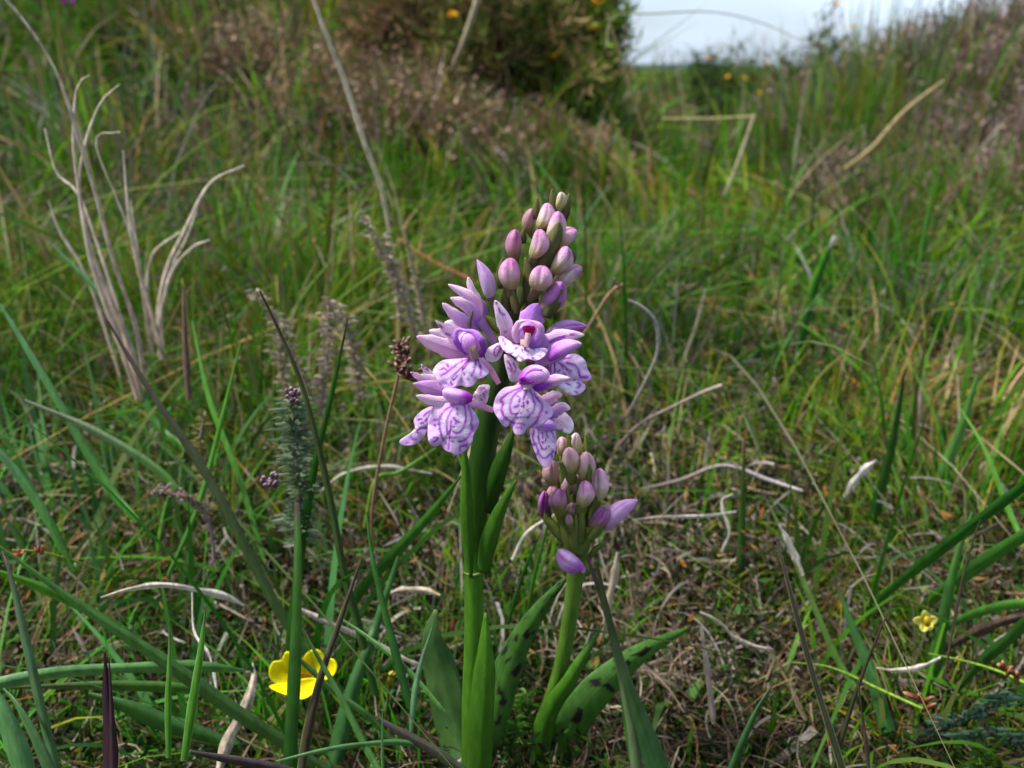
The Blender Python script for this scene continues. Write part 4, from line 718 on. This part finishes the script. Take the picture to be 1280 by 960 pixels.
for lab, pts, Y, wd, c0, c1, nl in [('greyish dry heather sprig left of the flower spike', [(500, 400), (495, 350), (478, 320), (452, 268)], .5, 26, C(128, 116, 96), C(164, 152, 134), 90), ('dry heather sprig with a leafless grey top', [(520, 420), (508, 380), (490, 330), (478, 296)], .5, 28, C(120, 110, 88), C(168, 156, 140), 100),
        ('dry heather sprig nearest the flower spike', [(540, 440), (530, 400), (520, 350), (508, 300)], .52, 22, C(120, 108, 90), C(160, 146, 126), 70), ('withered heather sprig with a thick grey tip', [(400, 520), (406, 470), (410, 430), (412, 372)], .42, 30, C(116, 104, 92), C(166, 150, 140), 130),
        ('sparse grey heather sprig leaning left', [(390, 500), (370, 450), (345, 400), (318, 362)], .44, 34, C(120, 112, 92), C(170, 156, 140), 130), ('low grey heather sprig under the leaning one', [(380, 540), (362, 500), (350, 450), (356, 400)], .42, 40, C(100, 100, 76), C(150, 140, 122), 170),
        ('grey heather twig right of the withered sprig', [(450, 500), (446, 460), (436, 420), (424, 385)], .45, 34, C(110, 104, 84), C(156, 146, 130), 120), ('brown heather twig with reddish leaves left of centre', [(262, 640), (258, 600), (250, 560), (255, 520)], .36, 36, C(90, 80, 50), C(120, 120, 70), 110),
        ('flowering heath twig lying over the purplish blade', [(268, 700), (262, 655), (240, 625), (190, 614)], .32, 20, C(92, 76, 70), C(150, 130, 126), 120)]:
    sprig(lab, pts, Y, Y - .01, wd, np.minimum(c0 * 1.5, 1), np.minimum(c1 * 1.5, 1), nl=int(nl * 1.4), lw=4, stemc=C(120, 106, 96), cat='heather sprig', name='heather_sprig', group='dry heather sprigs')
sprig('bluish needle leaved sprig in the bottom right corner', [(1150, 930), (1185, 905), (1225, 888), (1262, 872)], .27, .26, 50, C(60, 92, 74), C(96, 130, 110), nl=200, lw=5, up=.2)
sprig('second bluish needle leaved sprig in the corner below', [(1290, 930), (1262, 925), (1235, 915), (1200, 925)], .26, .25, 44, C(56, 84, 66), C(86, 118, 100), nl=150, lw=5, up=.2)
for lab, q, Y in [('feathery green moss plant at the foot of the small orchid', (655, 900), .27), ('bright green moss plant between the orchids near the bottom', (640, 935), .26), ('green moss plant in the bottom right', (1225, 955), .25), ('moss plant right of the orchids', (975, 900), .3)]:
    sprig(lab, [(q[0], q[1] + 20), (q[0], q[1] - 10), (q[0] + 3, q[1] - 30)], Y, Y, 42, C(70, 116, 40), C(100, 146, 60), nl=130, lw=4, name='moss_plant', cat='moss plant', group='feathery moss plants', up=.6)

# ---------------- uncountable growth: grass, litter, moss, heather twigs ----------------
def strips(name, P0, P1, P2, w, cA, cB, L=4, prof='blade', side=None, label=None, material=None, sidez=.0, spread=.8):
    n = len(P0); s = np.linspace(0, 1, L + 1)
    if prof == 'blade': ws = (1 - s ** 2.2) * (1 - .15 * s)
    elif prof == 'leaf': ws = np.sin(np.pi * np.clip(s * .94 + .06, 0, 1)) ** .8
    else: ws = np.where(s < 1, 1 - .35 * s, .25)
    ws = np.maximum(ws, .06)
    a, b, c = P0[:, None], P1[:, None], P2[:, None]; t = s[None, :, None]
    Q = a * (1 - t) ** 2 + 2 * b * t * (1 - t) + c * t ** 2
    ph = rng.normal(0, spread, n)
    sd = np.stack([np.cos(ph), np.sin(ph), rng.normal(0, 1, n) * sidez], -1) if side is None else side
    tan = P2 - P0; tan /= np.linalg.norm(tan, axis=1)[:, None] + 1e-9
    sd = sd - tan * (sd * tan).sum(1)[:, None]; sd /= np.linalg.norm(sd, axis=1)[:, None] + 1e-9
    o = sd[:, None] * (w[:, None] * ws[None, :] / 2)[..., None]
    V = np.stack([Q - o, Q + o], 2)          # n, L+1, 2, 3
    col = cA[:, None] * (1 - t) + cB[:, None] * t; col = np.repeat(col[:, :, None], 2, 2)
    base = np.arange(n)[:, None] * 2 * (L + 1) + np.arange(L)[None, :] * 2
    q = np.stack([base, base + 1, base + 3, base + 2], -1).reshape(-1, 4)
    me = link_mesh(name, V.reshape(-1, 3), [q], col.reshape(-1, 3), material or M_field)
    ob = bpy.data.objects.new(name, me); S.collection.objects.link(ob); tag(ob, label, None, None, 'stuff'); return ob
def scatter(n, y0, y1, pw=1.0, extra=.35, fr=.74):
    """points denser towards the camera (about even in the picture)"""
    u = rng.random(n); y = y0 * (y1 / y0) ** (u ** pw); x = (rng.random(n) * 2 - 1) * (fr * y + extra * np.minimum(y, 1)); return x, y
def keep(m, *a): return [q[m] for q in a]
def col_mix(n, cols, p=None, var=.22):
    c = np.array(cols)[rng.choice(len(cols), n, p=p)]; return c * (1 + var * rng.uniform(-1, 1, n))[:, None]
def pxof(x, y, z):
    zz = z - CH; t = y * CT - zz * ST; return 640 + F * x / t, 480 - F * (y * ST + zz * CT) / t

def heath_amt(x, y, z):
    """where the sward is brown heather instead of grass (0..1)"""
    px, py = x / np.maximum(y, .1), y
    v = .45 * sstep(vnoise(x, y, .35, 31), .5, .75)
    v = np.maximum(v, sstep(x / y, .30, .40) * sstep(y, 1.05, 1.3) * (.8 + .3 * vnoise(x, y, .25, 33)))
    v = np.maximum(v, sstep(x / y, -.32, -.12) * (1 - sstep(x / y, .02, .12)) * sstep(y, 1.35, 1.7) * (.35 + .5 * vnoise(x, y, .3, 35)))
    return np.clip(v, 0, 1)
def lush(x, y): return vnoise(x, y, .22, 41) * .6 + vnoise(x, y, .07, 42) * .4

def grass(name, n, y0, y1, hfac, wfac, cols, tips, label, L=4, p=None, thin=0., pw=1., dead=False, hmask=None, hvar=.5, lean=.5):
    x, y = scatter(n, y0, y1, pw); z = hgt(x, y); m = rng.random(n) > heath_amt(x, y, z) * thin
    if hmask is not None: m &= rng.random(n) < hmask(x, y)
    x, y, z = keep(m, x, y, z); n = len(x)
    cl = vnoise(x, y, .09, 51)
    H = hfac(x, y) * (1 + hvar * rng.normal(0, 1, n)).clip(.35, 2.2) * (.35 + 1.3 * cl)
    az = 2 * np.pi * vnoise(x, y, .12, 53) * 2 + rng.normal(0, .9, n); ln = np.abs(rng.normal(0, lean, n)) * H
    P0 = np.stack([x, y, z - .004], -1); dv = np.stack([np.cos(az), np.sin(az), 0 * az], -1)
    P1 = P0 + np.array([0, 0, 1]) * (H * .62)[:, None] + dv * (ln * .15)[:, None]
    P2 = P0 + np.array([0, 0, 1]) * (H * (1 - .25 * (ln / H) ** 2).clip(.2))[:, None] + dv * ln[:, None]
    w = wfac(x, y) * rng.uniform(.55, 1.4, n)
    a = col_mix(n, cols, p); b = lerp(a * 1.15, col_mix(n, tips), rng.random(n) ** 2)
    tone = (.5 + .95 * lush(x, y))[:, None]; hu = sstep(vnoise(x, y, .16, 55), .4, .7)[:, None]; yl = sstep(vnoise(x, y, .13, 57), .55, .8)[:, None]
    tone = tone * (1 + hu * np.array([-.22, .0, .25]) + yl * np.array([.6, .3, .0]))
    return strips(name, P0, P1, P2, w, a * tone, b * tone, L, 'blade', label=label)
hg = lambda x, y: (.026 + .040 * sstep(y, .34, .75) + .022 * sstep(y, .8, 1.8)) * (1 + .35 * sstep(-x / y, .1, .5) * sstep(y, .3, .5))
wg = lambda x, y: .0013 + .0022 * sstep(y, .4, 1.2) + .0026 * np.maximum(y - 1, 0) ** .9
GC = [C(54, 116, 12), C(76, 138, 16), C(40, 92, 12), C(102, 142, 22), C(122, 126, 38), C(64, 118, 38)]
GT = [C(108, 152, 36), C(150, 142, 60), C(150, 106, 40), C(80, 148, 26)]
lit = lambda x, y: .35 + .65 * sstep(y, .30, .55)
gapm = lambda x, y: .22 + .78 * sstep(vnoise(x, y, .075, 91) * .6 + vnoise(x, y, .19, 92) * .4, .34, .52)
grass('grass', 72000, .26, 2.2, lambda x, y: hg(x, y) * .9, lambda x, y: wg(x, y) * 1.15, GC, GT, 'dense fine green grass of the sward', thin=1.0, lean=.8, hmask=lambda x, y: (.7 + .3 * sstep(y, .34, .62)) * gapm(x, y))
grass('grass', 26000, 1.6, 16, lambda x, y: .085 + .006 * np.minimum(y, 6), wg, [C(70, 112, 34), C(98, 128, 48), C(84, 112, 50), C(118, 126, 66)], GT, 'far green grass of the moor', L=2, thin=1.)
grass('grass', 420, .25, .62, lambda x, y: .062 + 0 * x, lambda x, y: .0034 + 0 * x, [C(48, 100, 22), C(66, 122, 30), C(70, 112, 52)], [C(90, 140, 40), C(110, 90, 60)], 'dark green leaning blades low in the foreground', L=7, lean=.9, hmask=lambda x, y: (.35 + .65 * sstep(np.abs(x / y), .12, .3)) * ((np.abs(x / y + .03) > .22) | (y > .38)))
# broader foreground blades in the mass
grass('grass', 1000, .27, .95, lambda x, y: hg(x, y) * 1.35, lambda x, y: .0028 + 0 * x, [C(72, 122, 44), C(90, 138, 60), C(86, 128, 80)], GT, 'broader green blades scattered through the sward', L=6, lean=.6, hmask=lambda x, y: .4 + .6 * (np.abs(x / y + .45) < .3))
# straw standing among the grass
grass('grass', 3200, .45, 3.2, lambda x, y: hg(x, y) * 1.7, lambda x, y: .0026 + .0012 * y, [C(48, 96, 22), C(70, 120, 30), C(92, 128, 60), C(150, 132, 92), C(40, 76, 20)], [C(120, 140, 60), C(160, 140, 90), C(150, 104, 50)], 'coarse arching blades over the finer sward', L=7, lean=1.1, thin=.9)
grass('dead_grass', 25000, .3, 4.5, lambda x, y: hg(x, y) * .95, lambda x, y: wg(x, y) * 1.0, [C(150, 136, 108), C(128, 112, 88), C(176, 160, 132), C(140, 104, 66)], [C(190, 176, 150), C(160, 120, 76)], 'dead straw coloured blades standing in the grass', thin=-.0, lean=.9, hmask=lambda x, y: .4 + .6 * sstep(vnoise(x, y, .1, 95), .4, .65))
# tall tuft on the right hand bank against the sky
def tuft(label, px, py, Y, n, Hm, wd, cols, tips, spread=.1, lean=.3, w=.004):
    x0, y0 = P(px, py, Y)[:2]; t = empty('grass_tussock', (x0, y0, float(hgt(x0, y0)))); tag(t, label, 'grass tussock', 'tall grass tussocks on the bank')
    m = MB()
    for i in range(n):
        r = spread * math.sqrt(random.random()); a = random.uniform(0, 6.283); x, y = x0 + r * math.cos(a), y0 + r * math.sin(a); z = float(hgt(x, y)) - .01
        H = Hm * random.uniform(.5, 1.1); az = a + random.gauss(0, .5); l = abs(random.gauss(0, lean)) * H
        s = np.linspace(0, 1, 8); X = x + math.cos(az) * l * s ** 2; Yy = y + math.sin(az) * l * s ** 2; Zz = z + H * s * (1 - .25 * s * (l / H))
        ph = random.gauss(0, .6); ww = w * random.uniform(.6, 1.3) * (1 - s ** 2 * .95) / 2
        V = np.stack([np.stack([X - math.cos(ph) * ww, Yy - math.sin(ph) * ww, Zz], -1), np.stack([X + math.cos(ph) * ww, Yy + math.sin(ph) * ww, Zz], -1)], 1)
        c0 = cols[random.randrange(len(cols))] * random.uniform(.75, 1.2); m.grid(V, lerp(c0, tips[random.randrange(len(tips))], s ** 2)[:, None])
    m.build('blades', M_field, t)
BT = [C(50, 112, 22), C(68, 128, 30), C(46, 96, 28), C(88, 130, 50)]
tuft('tall green grass tussock on the right bank below the sky edge', 1035, 170, 1.7, 200, .33, 0, BT, GT, .16, .3, .0045)
tuft('tall green grass tussock on the bank right of the first one', 1140, 150, 1.8, 130, .38, 0, BT, GT, .16, .3, .0045)
tuft('bright green grass tussock at the right frame edge', 1245, 300, 1.15, 220, .20, 0, BT, GT, .16, .55, .0035)
tuft('grass tussock with bluish blades reaching up into the sky', 1075, 110, 2.0, 120, .40, 0, [C(96, 128, 90), C(80, 116, 70)], [C(130, 140, 110)], .18, .22, .004)
tuft('leafy green tussock left of centre behind the dead tuft', 290, 330, .85, 220, .13, 0, BT, GT, .13, .4, .0025)
tuft('green tussock at the left edge halfway up', 60, 330, .85, 220, .14, 0, BT, GT, .12, .4, .0025)
tuft('green tussock behind the flower spike on its right', 800, 300, .95, 220, .15, 0, BT, GT, .14, .4, .0025)

tuft('leaning clump of broad blue green blades at the left edge', 60, 560, .42, 42, .115, 0, [C(76, 124, 66), C(64, 116, 40)], [C(96, 140, 90)], .07, .5, .004)
tuft('clump of broad green blades below the dead tuft', 150, 560, .44, 46, .11, 0, [C(76, 124, 66), C(60, 116, 36)], [C(96, 140, 80)], .07, .5, .0038)
tuft('clump of upright green blades left of the heath sprig', 262, 520, .48, 46, .10, 0, BT, GT, .07, .5, .0032)

# heather twigs on banks and through the sward
def heather(name, n, y0, y1, label, hfac, cols, tips, wf=1., low=0.02, mask=None, L=3):
    x, y = scatter(n, y0, y1); z = hgt(x, y); a = heath_amt(x, y, z) if mask is None else mask(x, y); m = rng.random(n) < a + low
    x, y, z = keep(m, x, y, z); n = len(x); H = hfac(x, y) * rng.uniform(.5, 1.25, n) * (.6 + .8 * vnoise(x, y, .14, 61))
    az = rng.uniform(0, 6.28, n); r0 = rng.uniform(0, .5, n) * H
    dv = np.stack([np.cos(az), np.sin(az), 0 * az], -1); up = np.array([0, 0, 1.])
    P0 = np.stack([x, y, z + rng.uniform(0, .35, n) * H], -1) + dv * 0
    P2 = P0 + up * (H * rng.uniform(.3, .75, n))[:, None] + dv * (r0 * rng.uniform(.4, 1.4, n))[:, None]
    P1 = (P0 + P2) / 2 + dv * (r0 * .25)[:, None] - up * (H * .05)[:, None]
    cA = col_mix(n, cols); cB = col_mix(n, tips)
    strips(name, P0, P1, P2, (.0016 + .0011 * y) * rng.uniform(.5, 1.3, n) * wf, cA, cB, L, 'const', label=label, material=M_litter)
    # little leaves up the twigs
    k = 5; idx = np.repeat(np.arange(n), k); s = rng.random(n * k)[:, None]; q = P0[idx] * (1 - s) ** 2 + 2 * P1[idx] * s * (1 - s) + P2[idx] * s ** 2
    d = rng.normal(0, 1, (n * k, 3)); d[:, 2] = np.abs(d[:, 2]) * .8; d /= np.linalg.norm(d, axis=1)[:, None]; l = (.0035 + .0035 * y[idx]) * rng.uniform(.6, 1.3, n * k) * wf
    e = q + d * l[:, None]; strips('heather_leaves', q, (q + e) / 2, e, l * .5, col_mix(n * k, cols + tips), col_mix(n * k, tips), 2, 'leaf', label='tiny leaves of ' + label, material=M_field)
HC = [C(92, 72, 58), C(112, 90, 72), C(74, 62, 48), C(96, 96, 60)]; HTp = [C(140, 116, 100), C(120, 116, 78), C(156, 136, 124), C(96, 104, 60)]
heather('heather_growth', 34000, .9, 7, 'brown heather growth on the banks', lambda x, y: .16 + .05 * sstep(y, 1.5, 2.2), HC, HTp)
heather('heather_growth', 7000, .3, 2.6, 'grey brown heather twigs low in the sward', lambda x, y: .04 + .05 * sstep(y, .35, .8), [C(110, 98, 86), C(90, 78, 64), C(84, 90, 62)], [C(160, 148, 136), C(128, 128, 96), C(140, 116, 116)], mask=lambda x, y: .3 + .7 * sstep(vnoise(x, y, .11, 71), .45, .7), wf=.75)

def heather_bush(label, px, py, Y, r, H, n, seed, cols=None, tips=None, group='heather bushes on the bank', leaf=4, name='heather_bush'):
    cols = cols or HC; tips = tips or HTp; n = int(n * 1.5); rs = np.random.default_rng(seed); x0, y0 = P(px, py, Y)[:2]; t = empty(name, (x0, y0, float(hgt(x0, y0)))); tag(t, label, 'heather bush', group)
    a = rs.uniform(0, 6.28, n); rr = r * np.sqrt(rs.random(n)); bx, by = x0 + .35 * rr * np.cos(a), y0 + .35 * rr * np.sin(a); tx, ty = x0 + rr * np.cos(a), y0 + rr * np.sin(a)
    h = H * np.sqrt(1 - .75 * (rr / r) ** 2) * rs.uniform(.5, 1.15, n); bz = hgt(bx, by); tz = bz + h
    def strip(A, B, w, c0, c1, sd, mbx, k=3):
        s = np.linspace(0, 1, k)[None, :, None]; M = (A + B) / 2 + (B - A)[:, [1, 0, 2]] * np.array([.12, -.12, 0]); Q = A[:, None] * (1 - s) ** 2 + 2 * M[:, None] * s * (1 - s) + B[:, None] * s ** 2
        o = sd[:, None] * (w[:, None, None] / 2) * (1 - .6 * s); V = np.stack([Q - o, Q + o], 2).reshape(-1, 3); i = (np.arange(len(A)) * 2 * k)[:, None] + np.arange(k - 1)[None] * 2
        q = np.stack([i, i + 1, i + 3, i + 2], -1).reshape(-1, 4); c = (c0[:, None] * (1 - s) + c1[:, None] * s); mbx.add(V, np.repeat(c[:, :, None], 2, 2).reshape(-1, 3), q)
    A = np.stack([bx, by, bz], -1); B = np.stack([tx, ty, tz], -1); ca = np.array(cols)[rs.integers(0, len(cols), n)] * rs.uniform(.7, 1.3, (n, 1)); cb = np.array(tips)[rs.integers(0, len(tips), n)] * rs.uniform(.7, 1.3, (n, 1))
    ph = rs.normal(0, .8, n); m = MB(); strip(A, B, .0032 * Y * rs.uniform(.4, 1.3, n), ca, cb, np.stack([np.cos(ph), np.sin(ph), 0 * ph], -1), m, 5); m.build('branches', M_litter, t)
    idx = np.repeat(np.arange(n), leaf); s = rs.uniform(.35, 1.02, (n * leaf, 1)); q = A[idx] * (1 - s) + B[idx] * s + rs.normal(0, .004, (n * leaf, 3)) * Y; d = rs.normal(0, 1, (n * leaf, 3)); d[:, 2] = np.abs(d[:, 2]) + .2; d /= np.linalg.norm(d, axis=1)[:, None]
    L_ = .006 * Y * rs.uniform(.5, 1.4, (n * leaf, 1)); sd = np.cross(d, rs.normal(0, 1, d.shape)); sd /= np.linalg.norm(sd, axis=1)[:, None]; m = MB(); strip(q, q + d * L_, .0032 * Y * rs.uniform(.5, 1.3, n * leaf), cb[idx] * rs.uniform(.6, 1.2, (n * leaf, 1)), cb[idx], sd, m, 2); m.build('foliage', M_field, t)
HC = [C(126, 96, 84), C(142, 112, 100), C(98, 78, 66), C(108, 104, 66)]; HTp = [C(170, 140, 130), C(140, 124, 96), C(184, 160, 156), C(110, 112, 70)]
HB2 = [C(164, 130, 104), C(140, 110, 84), C(110, 112, 56)]; HT3 = [C(196, 160, 134), C(166, 136, 104), C(124, 136, 62), C(204, 180, 156)]
for i, (lab, px, Y, r, H, n) in enumerate([
    ('brown heather bush at the right end of the bank top', 1265, 2.1, .24, .24, 500), ('brown heather bush on the bank top left of the rightmost one', 1195, 2.2, .22, .25, 460), ('pinkish brown heather bush on the bank face at the right edge', 1260, 1.7, .18, .17, 420),
    ('heather bush on the bank face between the grass tussocks', 1170, 1.65, .14, .15, 340), ('heather bush behind the two tall green tussocks', 1100, 2.2, .2, .22, 380), ('low brown heather bush at the left foot of the bank', 1000, 2.0, .16, .15, 300), ('grey brown heather bush where the bank meets the sky gap', 985, 2.3, .16, .2, 280),
    ('heather bush low on the bank below the fallen straw stalk', 1100, 1.4, .12, .10, 260),
    ('heather bush low at the right frame edge under the bank face', 1275, 1.35, .14, .13, 360), ('purplish heather bush in the middle of the bank face', 1195, 1.45, .12, .13, 320), ('rounded heather bush high on the bank face near the frame edge', 1235, 1.9, .18, .2, 420), ('brown heather bush behind the fallen straw stalk', 1130, 1.8, .15, .16, 360), ('small heather bush at the left end of the bank face', 1040, 1.5, .11, .12, 260)]):
    heather_bush(lab, px, 200, Y, r, H, n, 40 + i)
for i, (lab, px, Y, r, H, n) in enumerate([
    ('tan brown dead heather bush at the top centre', 520, 1.5, .16, .15, 520), ('tan heather bush left of the brown gorse', 440, 1.6, .16, .14, 380), ('dead pale heather bush in front of the gorse', 600, 1.45, .13, .13, 340), ('brown heather bush under the yellow flowered gorse', 665, 1.55, .11, .11, 320),
    ('greyish heather bush at the top left of centre', 340, 1.75, .15, .12, 320), ('grey heather bush between the gorse and the sky gap', 740, 1.5, .08, .10, 240)]):
    heather_bush(lab, px, 200, Y, r, H, n, 60 + i, HB2, HT3, 'dead heather bushes at the top of the bank')

# straw and twig litter, moss and small leaves on the floor
def litter(name, n, y0, y1, label, ln, wd, cols, zmax, arch=.3, L=5, prof='const', pw=1.):
    x, y = scatter(n, y0, y1, pw); z = hgt(x, y); az = rng.uniform(0, 6.28, n); l = ln * rng.uniform(.4, 1.5, n) * (.7 + .6 * y)
    z0 = z + zmax * rng.random(n) ** 1.5; dv = np.stack([np.cos(az), np.sin(az), 0 * az], -1); pv = np.stack([-np.sin(az), np.cos(az), 0 * az], -1)
    P0 = np.stack([x, y, z0], -1); P2 = P0 + dv * l[:, None]; P2[:, 2] = hgt(P2[:, 0], P2[:, 1]) + zmax * rng.random(n)
    P1 = (P0 + P2) / 2 + pv * (l * rng.normal(0, arch, n))[:, None]; P1[:, 2] += l * np.abs(rng.normal(0, arch, n)) * .7
    a = col_mix(n, cols, var=.3)
    sd = rng.normal(0, 1, (n, 3)) + np.array([0, .3, .3])
    strips(name, P0, P1, P2, wd * rng.uniform(.4, 1.5, n), a, a * rng.uniform(.8, 1.2, (n, 1)), L, prof, side=sd, label=label, material=M_litter if prof == 'const' else M_field)
litter('straw_litter', 7500, .17, 1.1, 'tangled pale straw and dead blades on the ground', .030, .0010, [C(166, 146, 118), C(140, 120, 96), C(186, 172, 150), C(120, 96, 74), C(150, 110, 70), C(90, 70, 52)], .026)
litter('straw_litter', 5000, .2, .7, 'fine pale thatch round the orchid stems', .018, .0008, [C(180, 160, 130), C(150, 130, 104), C(120, 100, 80)], .03)
litter('straw_litter', 600, .18, .75, 'broader grey dead blades lying on the ground', .035, .0028, [C(160, 146, 128), C(184, 172, 158), C(128, 112, 100)], .022, arch=.22, L=7)
litter('twig_litter', 5200, .17, .9, 'dark twigs tangled on the ground', .035, .0011, [C(70, 52, 44), C(92, 70, 60), C(110, 96, 88)], .028)
litter('twig_litter', 900, .3, 1.3, 'pale lichen grey twigs in the grass', .03, .0013, [C(176, 168, 160), C(150, 142, 136)], .05)
def leaflets(name, n, y0, y1, label, l0, cols, zmax, asp=.45, mask=None, yl=.8):
    x, y = scatter(n, y0, y1)
    if mask is not None:
        m = rng.random(n) < mask(x, y); x, y = keep(m, x, y); n = len(x)
    z = hgt(x, y) + zmax * rng.random(n) ** 1.2 * (.15 + 1.3 * vnoise(x, y, .035, 81)); P0 = np.stack([x, y, z], -1); d = rng.normal(0, 1, (n, 3)); d[:, 2] = np.abs(d[:, 2]); d /= np.linalg.norm(d, axis=1)[:, None]
    l = l0 * rng.uniform(.5, 1.5, n) * (.6 + yl * y); P2 = P0 + d * l[:, None]; P1 = (P0 + P2) / 2 + rng.normal(0, .15, (n, 3)) * l[:, None]
    a = col_mix(n, cols, var=.3); strips(name, P0, P1, P2, l * asp, a, a * 1.2, 3, 'leaf', side=rng.normal(0, 1, (n, 3)), label=label)
leaflets('moss_cover', 60000, .17, 1.0, 'low dark green moss and small leaves between the stems', .0062, [C(34, 62, 18), C(50, 84, 24), C(26, 46, 16), C(62, 72, 30), C(50, 38, 26)], .034, .3)
leaflets('moss_cover', 5000, .17, .8, 'rounder green leaves near the ground', .0085, [C(60, 100, 44), C(84, 124, 60), C(96, 110, 60)], .026, .55, mask=lambda x, y: sstep(vnoise(x, y, .1, 83), .4, .7))
leaflets('rusty_bracts', 4200, .3, 2.4, 'rusty brown sedge bracts scattered through the grass', .0060, [C(150, 100, 48), C(120, 76, 40), C(160, 126, 70)], .065, .3)
leaflets('pale_flecks', 700, .5, 3.2, 'pale flecks of dead leaf and lichen in the grass', .0058, [C(176, 168, 160), C(150, 128, 130), C(180, 166, 140)], .075, .4)

# ---------------- gorse bushes ----------------
def gorse(label, px, py, Y, r, hgt_, n, nf, seed, cols=(C(84, 120, 38), C(112, 138, 50), C(140, 126, 68), C(66, 96, 38), C(176, 150, 104), C(128, 150, 60))):
    rs = np.random.default_rng(seed); x0, y0 = P(px, py, Y)[:2]; z0 = float(hgt(x0, y0)); t = empty('gorse_bush', (x0, y0, z0)); tag(t, label, 'gorse bush', 'gorse bushes')
    mb = MB(); tips = []
    for i in range(26):
        a = rs.uniform(0, 6.28); rr = r * rs.uniform(.3, 1.); H = hgt_ * rs.uniform(.55, 1.05) * math.sqrt(max(.15, 1 - (rr / r) ** 2 * .7))
        s = np.linspace(0, 1, 7); X = x0 + math.cos(a) * rr * s ** .8; Yy = y0 + math.sin(a) * rr * s ** .8; Z_ = z0 + H * s
        th = np.arange(5) / 5 * 2 * np.pi; rad = .006 * (1.1 - s)
        V = np.stack([X[:, None] + rad[:, None] * np.cos(th), Yy[:, None] + rad[:, None] * np.sin(th), Z_[:, None] + 0 * th], -1); mb.grid(V, C(92, 74, 56), closed=True)
        for k in range(3, 7): tips.append((X[k], Yy[k], Z_[k]))
    mb.build('branches', M_twig, t); tips = np.array(tips)
    # spiny shoots round the branch ends, in clumps
    idx = rs.integers(0, len(tips), n); tone = rs.uniform(.7, 1.25, len(tips)); cc = rs.integers(0, len(cols), len(tips))
    d = rs.normal(0, 1, (n, 3)); d /= np.linalg.norm(d, axis=1)[:, None]; q = tips[idx] + d * (r * .40 * rs.random(n) ** .9)[:, None]; q[:, 2] = np.maximum(q[:, 2], z0)
    e = d * .6 + rs.normal(0, .6, (n, 3)) + np.array([0, 0, .5]); e /= np.linalg.norm(e, axis=1)[:, None]; l = .028 * rs.uniform(.5, 1.4, n); w = .0028 * rs.uniform(.6, 1.4, n)
    sd = np.cross(e, rs.normal(0, 1, (n, 3))); sd /= np.linalg.norm(sd, axis=1)[:, None]
    V = np.stack([q - sd * w[:, None], q + sd * w[:, None], q + e * l[:, None]], 1).reshape(-1, 3); T = np.arange(n * 3).reshape(-1, 3)
    c = np.array(cols)[cc[idx]] * (tone[idx] * rs.uniform(.8, 1.2, n))[:, None]; m2 = MB(); m2.add(V, np.repeat(c, 3, 0), t=T); m2.build('foliage', M_field, t)
    top = tips[np.argsort(-tips[:, 2] + .6 * tips[:, 1] - .6 * y0)][:nf * 3]
    for i in range(nf):
        p = top[(i * 3) % len(top)] + rs.normal(0, 1, 3) * r * .14 + np.array([0, -r * .1, .02]); m3 = MB()
        for k in range(5):
            a = rs.uniform(0, 6.28); u = np.array([math.cos(a), math.sin(a), rs.uniform(-.2, 1)]); u /= np.linalg.norm(u); v = np.cross(u, [0, 0, 1.]); v /= np.linalg.norm(v) + 1e-6; L_ = .017
            m3.add([p, p + u * L_ * .6 + v * L_ * .35, p + u * L_, p + u * L_ * .6 - v * L_ * .35], C(236, 178, 24), q=[[0, 1, 2, 3]])
        m3.build('flower', M_petal, t)
gorse('dark gorse bush with yellow flowers left of the sky gap', 712, 150, 1.72, .14, .33, 11000, 12, 3)
gorse('brownish half dead gorse bush at the top centre', 560, 160, 1.6, .17, .26, 8000, 5, 4, (C(140, 110, 78), C(112, 108, 54), C(160, 130, 98), C(84, 100, 44)))
gorse('dark gorse clump between the brown bush and the yellow flowered one', 645, 160, 1.68, .12, .30, 7000, 6, 6)
gorse('small gorse bush standing on the horizon in the sky gap', 915, 115, 2.8, .17, .36, 3800, 7, 8, (C(66, 92, 44), C(84, 104, 56), C(60, 80, 44)))
gorse('thin gorse at the left end of the bank top near the frame edge', 1010, 110, 2.4, .12, .32, 1800, 2, 9, (C(66, 80, 50), C(92, 80, 64)))
# magenta flower on the top edge, upper left
mf = empty('magenta_flower', P(85, 40, 1.3)); tag(mf, 'single magenta flower at the top edge on the far left', 'wild flower')
m = MB(); tube(m, wy([(86, 40), (84, 4)], 1.3), 3, flat(C(70, 100, 40)), n=6, m=5); m.build('stem', M_leaf, mf)
m = MB()
for i in range(14):
    a = random.uniform(0, 6.28); budm(m, (84 + 5 * math.cos(a), 0 + 4 * math.sin(a)), (84 + 12 * math.cos(a), -4 + 8 * math.sin(a)), 7, 1.3, 1.29, C(190, 60, 190), C(170, 50, 170), C(120, 60, 110), n=5, m=6, seam=0)
m.build('flower_head', M_petal, mf)
